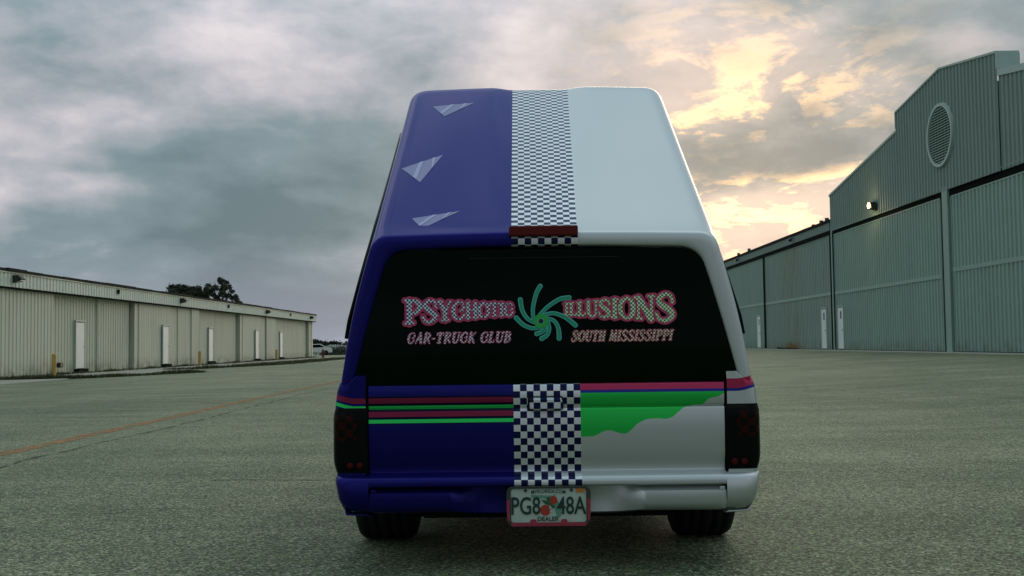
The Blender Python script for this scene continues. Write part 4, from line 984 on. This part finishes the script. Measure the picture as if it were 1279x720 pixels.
# map outline, fruit and blossom behind the numbers
tk(MB().prism([(pc-.070, pz+.044), (pc+.02, pz+.040), (pc+.024, pz+.048), (pc+.032, pz+.03), (pc+.045, pz+.0), (pc+.052, pz-.03), (pc+.040, pz-.048), (pc+.028, pz-.03), (pc+.018, pz+.01), (pc+.0, pz+.028), (pc-.03, pz+.030), (pc-.066, pz+.032)], py-.0012, py-.0002, 'y'), 'plate_map', 'plate_map', pl_)
for ax, az, r_ in ((pc-.013, pz-.016, .021), (pc+.018, pz+.022, .017)): tk(MB().prism([(ax+r_*math.cos(t), az+r_*math.sin(t)) for t in np.linspace(0, 6.28, 20)[:-1]], py-.0022, py-.0013, 'y'), 'plate_fruit', 'orange_fruit', pl_)
for P_ in ([(-.03, .026), (-.006, .020), (.012, .012), (.002, .002), (-.016, .010)], [(-.010, .030), (.004, .036), (.010, .022), (-.004, .016)], [(.004, .010), (.026, .0), (.016, -.012)]): tk(MB().prism([(pc+a, pz+b_) for a, b_ in P_], py-.0030, py-.0023, 'y'), 'plate_leaf', 'plate_leaf', pl_)
for ax, az in ((.006, -.006), (.014, -.014), (.008, -.02)): tk(MB().prism([(pc+ax+.006*math.cos(t)*(1 if i % 2 else .5), pz+az+.006*math.sin(t)*(1 if i % 2 else .5)) for i, t in enumerate(np.linspace(0, 6.28, 13)[:-1])], py-.0038, py-.0031, 'y'), 'plate_blossom', 'plate', pl_)
text('PG8', pc-.089, pz+.002, .070, 'plate_ink', pl_, 'plate_number', py-.004, .70, 0, .012); text('48A', pc+.090, pz+.002, .070, 'plate_ink', pl_, 'plate_number', py-.004, .70, 0, .012)
text('DEALER', pc-.002, pz-.049, .018, 'plate_ink', pl_, 'plate_word', py-.004, .95, 0, .02); text('MYFLORIDA.COM', pc, pz+.058, .0145, 'plate_ink', pl_, 'plate_word', py-.004, .85, 0, .01, arcr=1.2)
tk(MB().box(pc+.108, pc+.142, py-.003, py-.0005, pz+.052, pz+.074), 'plate_sticker', 'sticker', pl_); text('12-21', pc+.125, pz+.063, .013, 'plate_red', pl_, 'sticker_print', py-.0036, .8, 0, .01)
# ---- wheels
for ax, nm in ((.80, 'rear'), (3.55, 'front')):
    for s_ in (-1, 1):
        wd, xo, Rr = (.266, .858, .292) if nm == 'rear' else (.215, .835, .292)
        o_ = xo; i_ = xo-wd; mid_ = (o_+i_)/2; h2 = wd/2
        pr = [(.19, -h2+.012), (.20, -h2), (.245, -h2-.002), (.272, -h2+.008), (.286, -h2+.028)]
        for gx in (-.075, -.028, .028, .075):
            pr += [(Rr-.001, gx-.008), (Rr-.009, gx-.006), (Rr-.009, gx+.006), (Rr-.001, gx+.008)]
        pr += [(.286, h2-.028), (.272, h2-.008), (.245, h2+.002), (.20, h2), (.19, h2-.012)]
        wl = empty('wheel', (0, 0, 0)); wl.parent = TK
        ty_ = MB().lathe(pr, (s_*mid_, ax, Rr-.003), 'x', 48).build('tyre', M['rubber'], wl)
        rp = [(.19, -s_*0+(h2-.015)*s_), (.175, (h2-.02)*s_), (.165, (h2-.06)*s_), (.06, (h2-.03)*s_), (.03, (h2-.02)*s_), (0, (h2-.02)*s_)]
        MB().lathe(rp+[(0, -(h2-.02)*s_), (.19, -(h2-.02)*s_)], (s_*mid_, ax, Rr-.003), 'x', 32).build('rim', M['rim'], wl)
tk(MB().box(-.62, .62, .74, .86, .23, .34), 'rear_axle', 'under'); tk(MB().box(-.56, .56, .10, 4.3, .27, .33), 'floor_pan', 'under'); tk(MB().box(-.50, .50, .09, .14, .20, .33), 'rear_crossmember', 'under')
tk(MB().tube([(-.36, .12, .225), (-.36, .9, .23)], .028, 12), 'exhaust_pipe', 'metal')
tk(MB().box(-.60, .60, .38, .52, .16, .23), 'spare_carrier', 'under'); tk(MB().box(-.60, .60, 1.2, 3.15, .13, .27), 'chassis_light_block', 'under')  # chassis box widened and set low to block light under the truck
# ---- cab and bonnet ahead of the shell
rows = []
for ty, wb, zb, wr, zr, r_ in ((2.03, .70, .80, .60, 1.05, .08), (2.03, .79, .80, .62, 1.36, .08), (2.10, .80, .80, .62, 1.41, .09), (2.5, .80, .80, .62, 1.425, .09), (2.85, .80, .80, .61, 1.40, .09), (3.0, .80, .80, .63, 1.29, .09), (3.30, .80, .80, .70, 1.04, .07), (3.52, .80, .80, .74, .87, .03), (3.9, .80, .79, .74, .85, .03), (4.3, .80, .76, .74, .815, .03), (4.52, .76, .73, .70, .77, .03), (4.57, .74, .60, .68, .68, .03)):
    rows.append([(x, ty, z) for x, z in full_ring(half_ring(wb, zb, wr, zr, r_, .01, crown=.015))])
tk(MB().grid(rows, True, False), 'cab', 'paint', uvf=paint_uv)
tk(MB().box(-.70, .70, 4.50, 4.56, .30, .72), 'grille', 'black_metal'); tk(MB().prism([(4.50, .25), (4.62, .26), (4.64, .36), (4.60, .44), (4.50, .44)], -.80, .80, 'x'), 'front_bumper', 'paint', uvf=paint_uv, bevel=.015)
for s_ in (-1, 1):
    tk(MB().box(*sorted((s_*.46, s_*.68)), 4.555, 4.575, .54, .66), 'headlamp', 'lens', bevel=.01)
    P_ = [(2.16, .84), (2.16, 1.30), (2.86, 1.31), (3.32, .88), (3.30, .84)]
    tk(MB().add([(s_*(.812-(z-.80)*.31), y, z) for y, z in P_], [(0, 1, 2, 3, 4)] if s_ < 0 else [(4, 3, 2, 1, 0)]), 'cab_window', 'glass')
tk(MB().add([(-.56, 2.93, 1.36), (.56, 2.93, 1.36), (.68, 3.44, .93), (-.68, 3.44, .93)], [(0, 1, 2, 3)]), 'windscreen', 'glass')
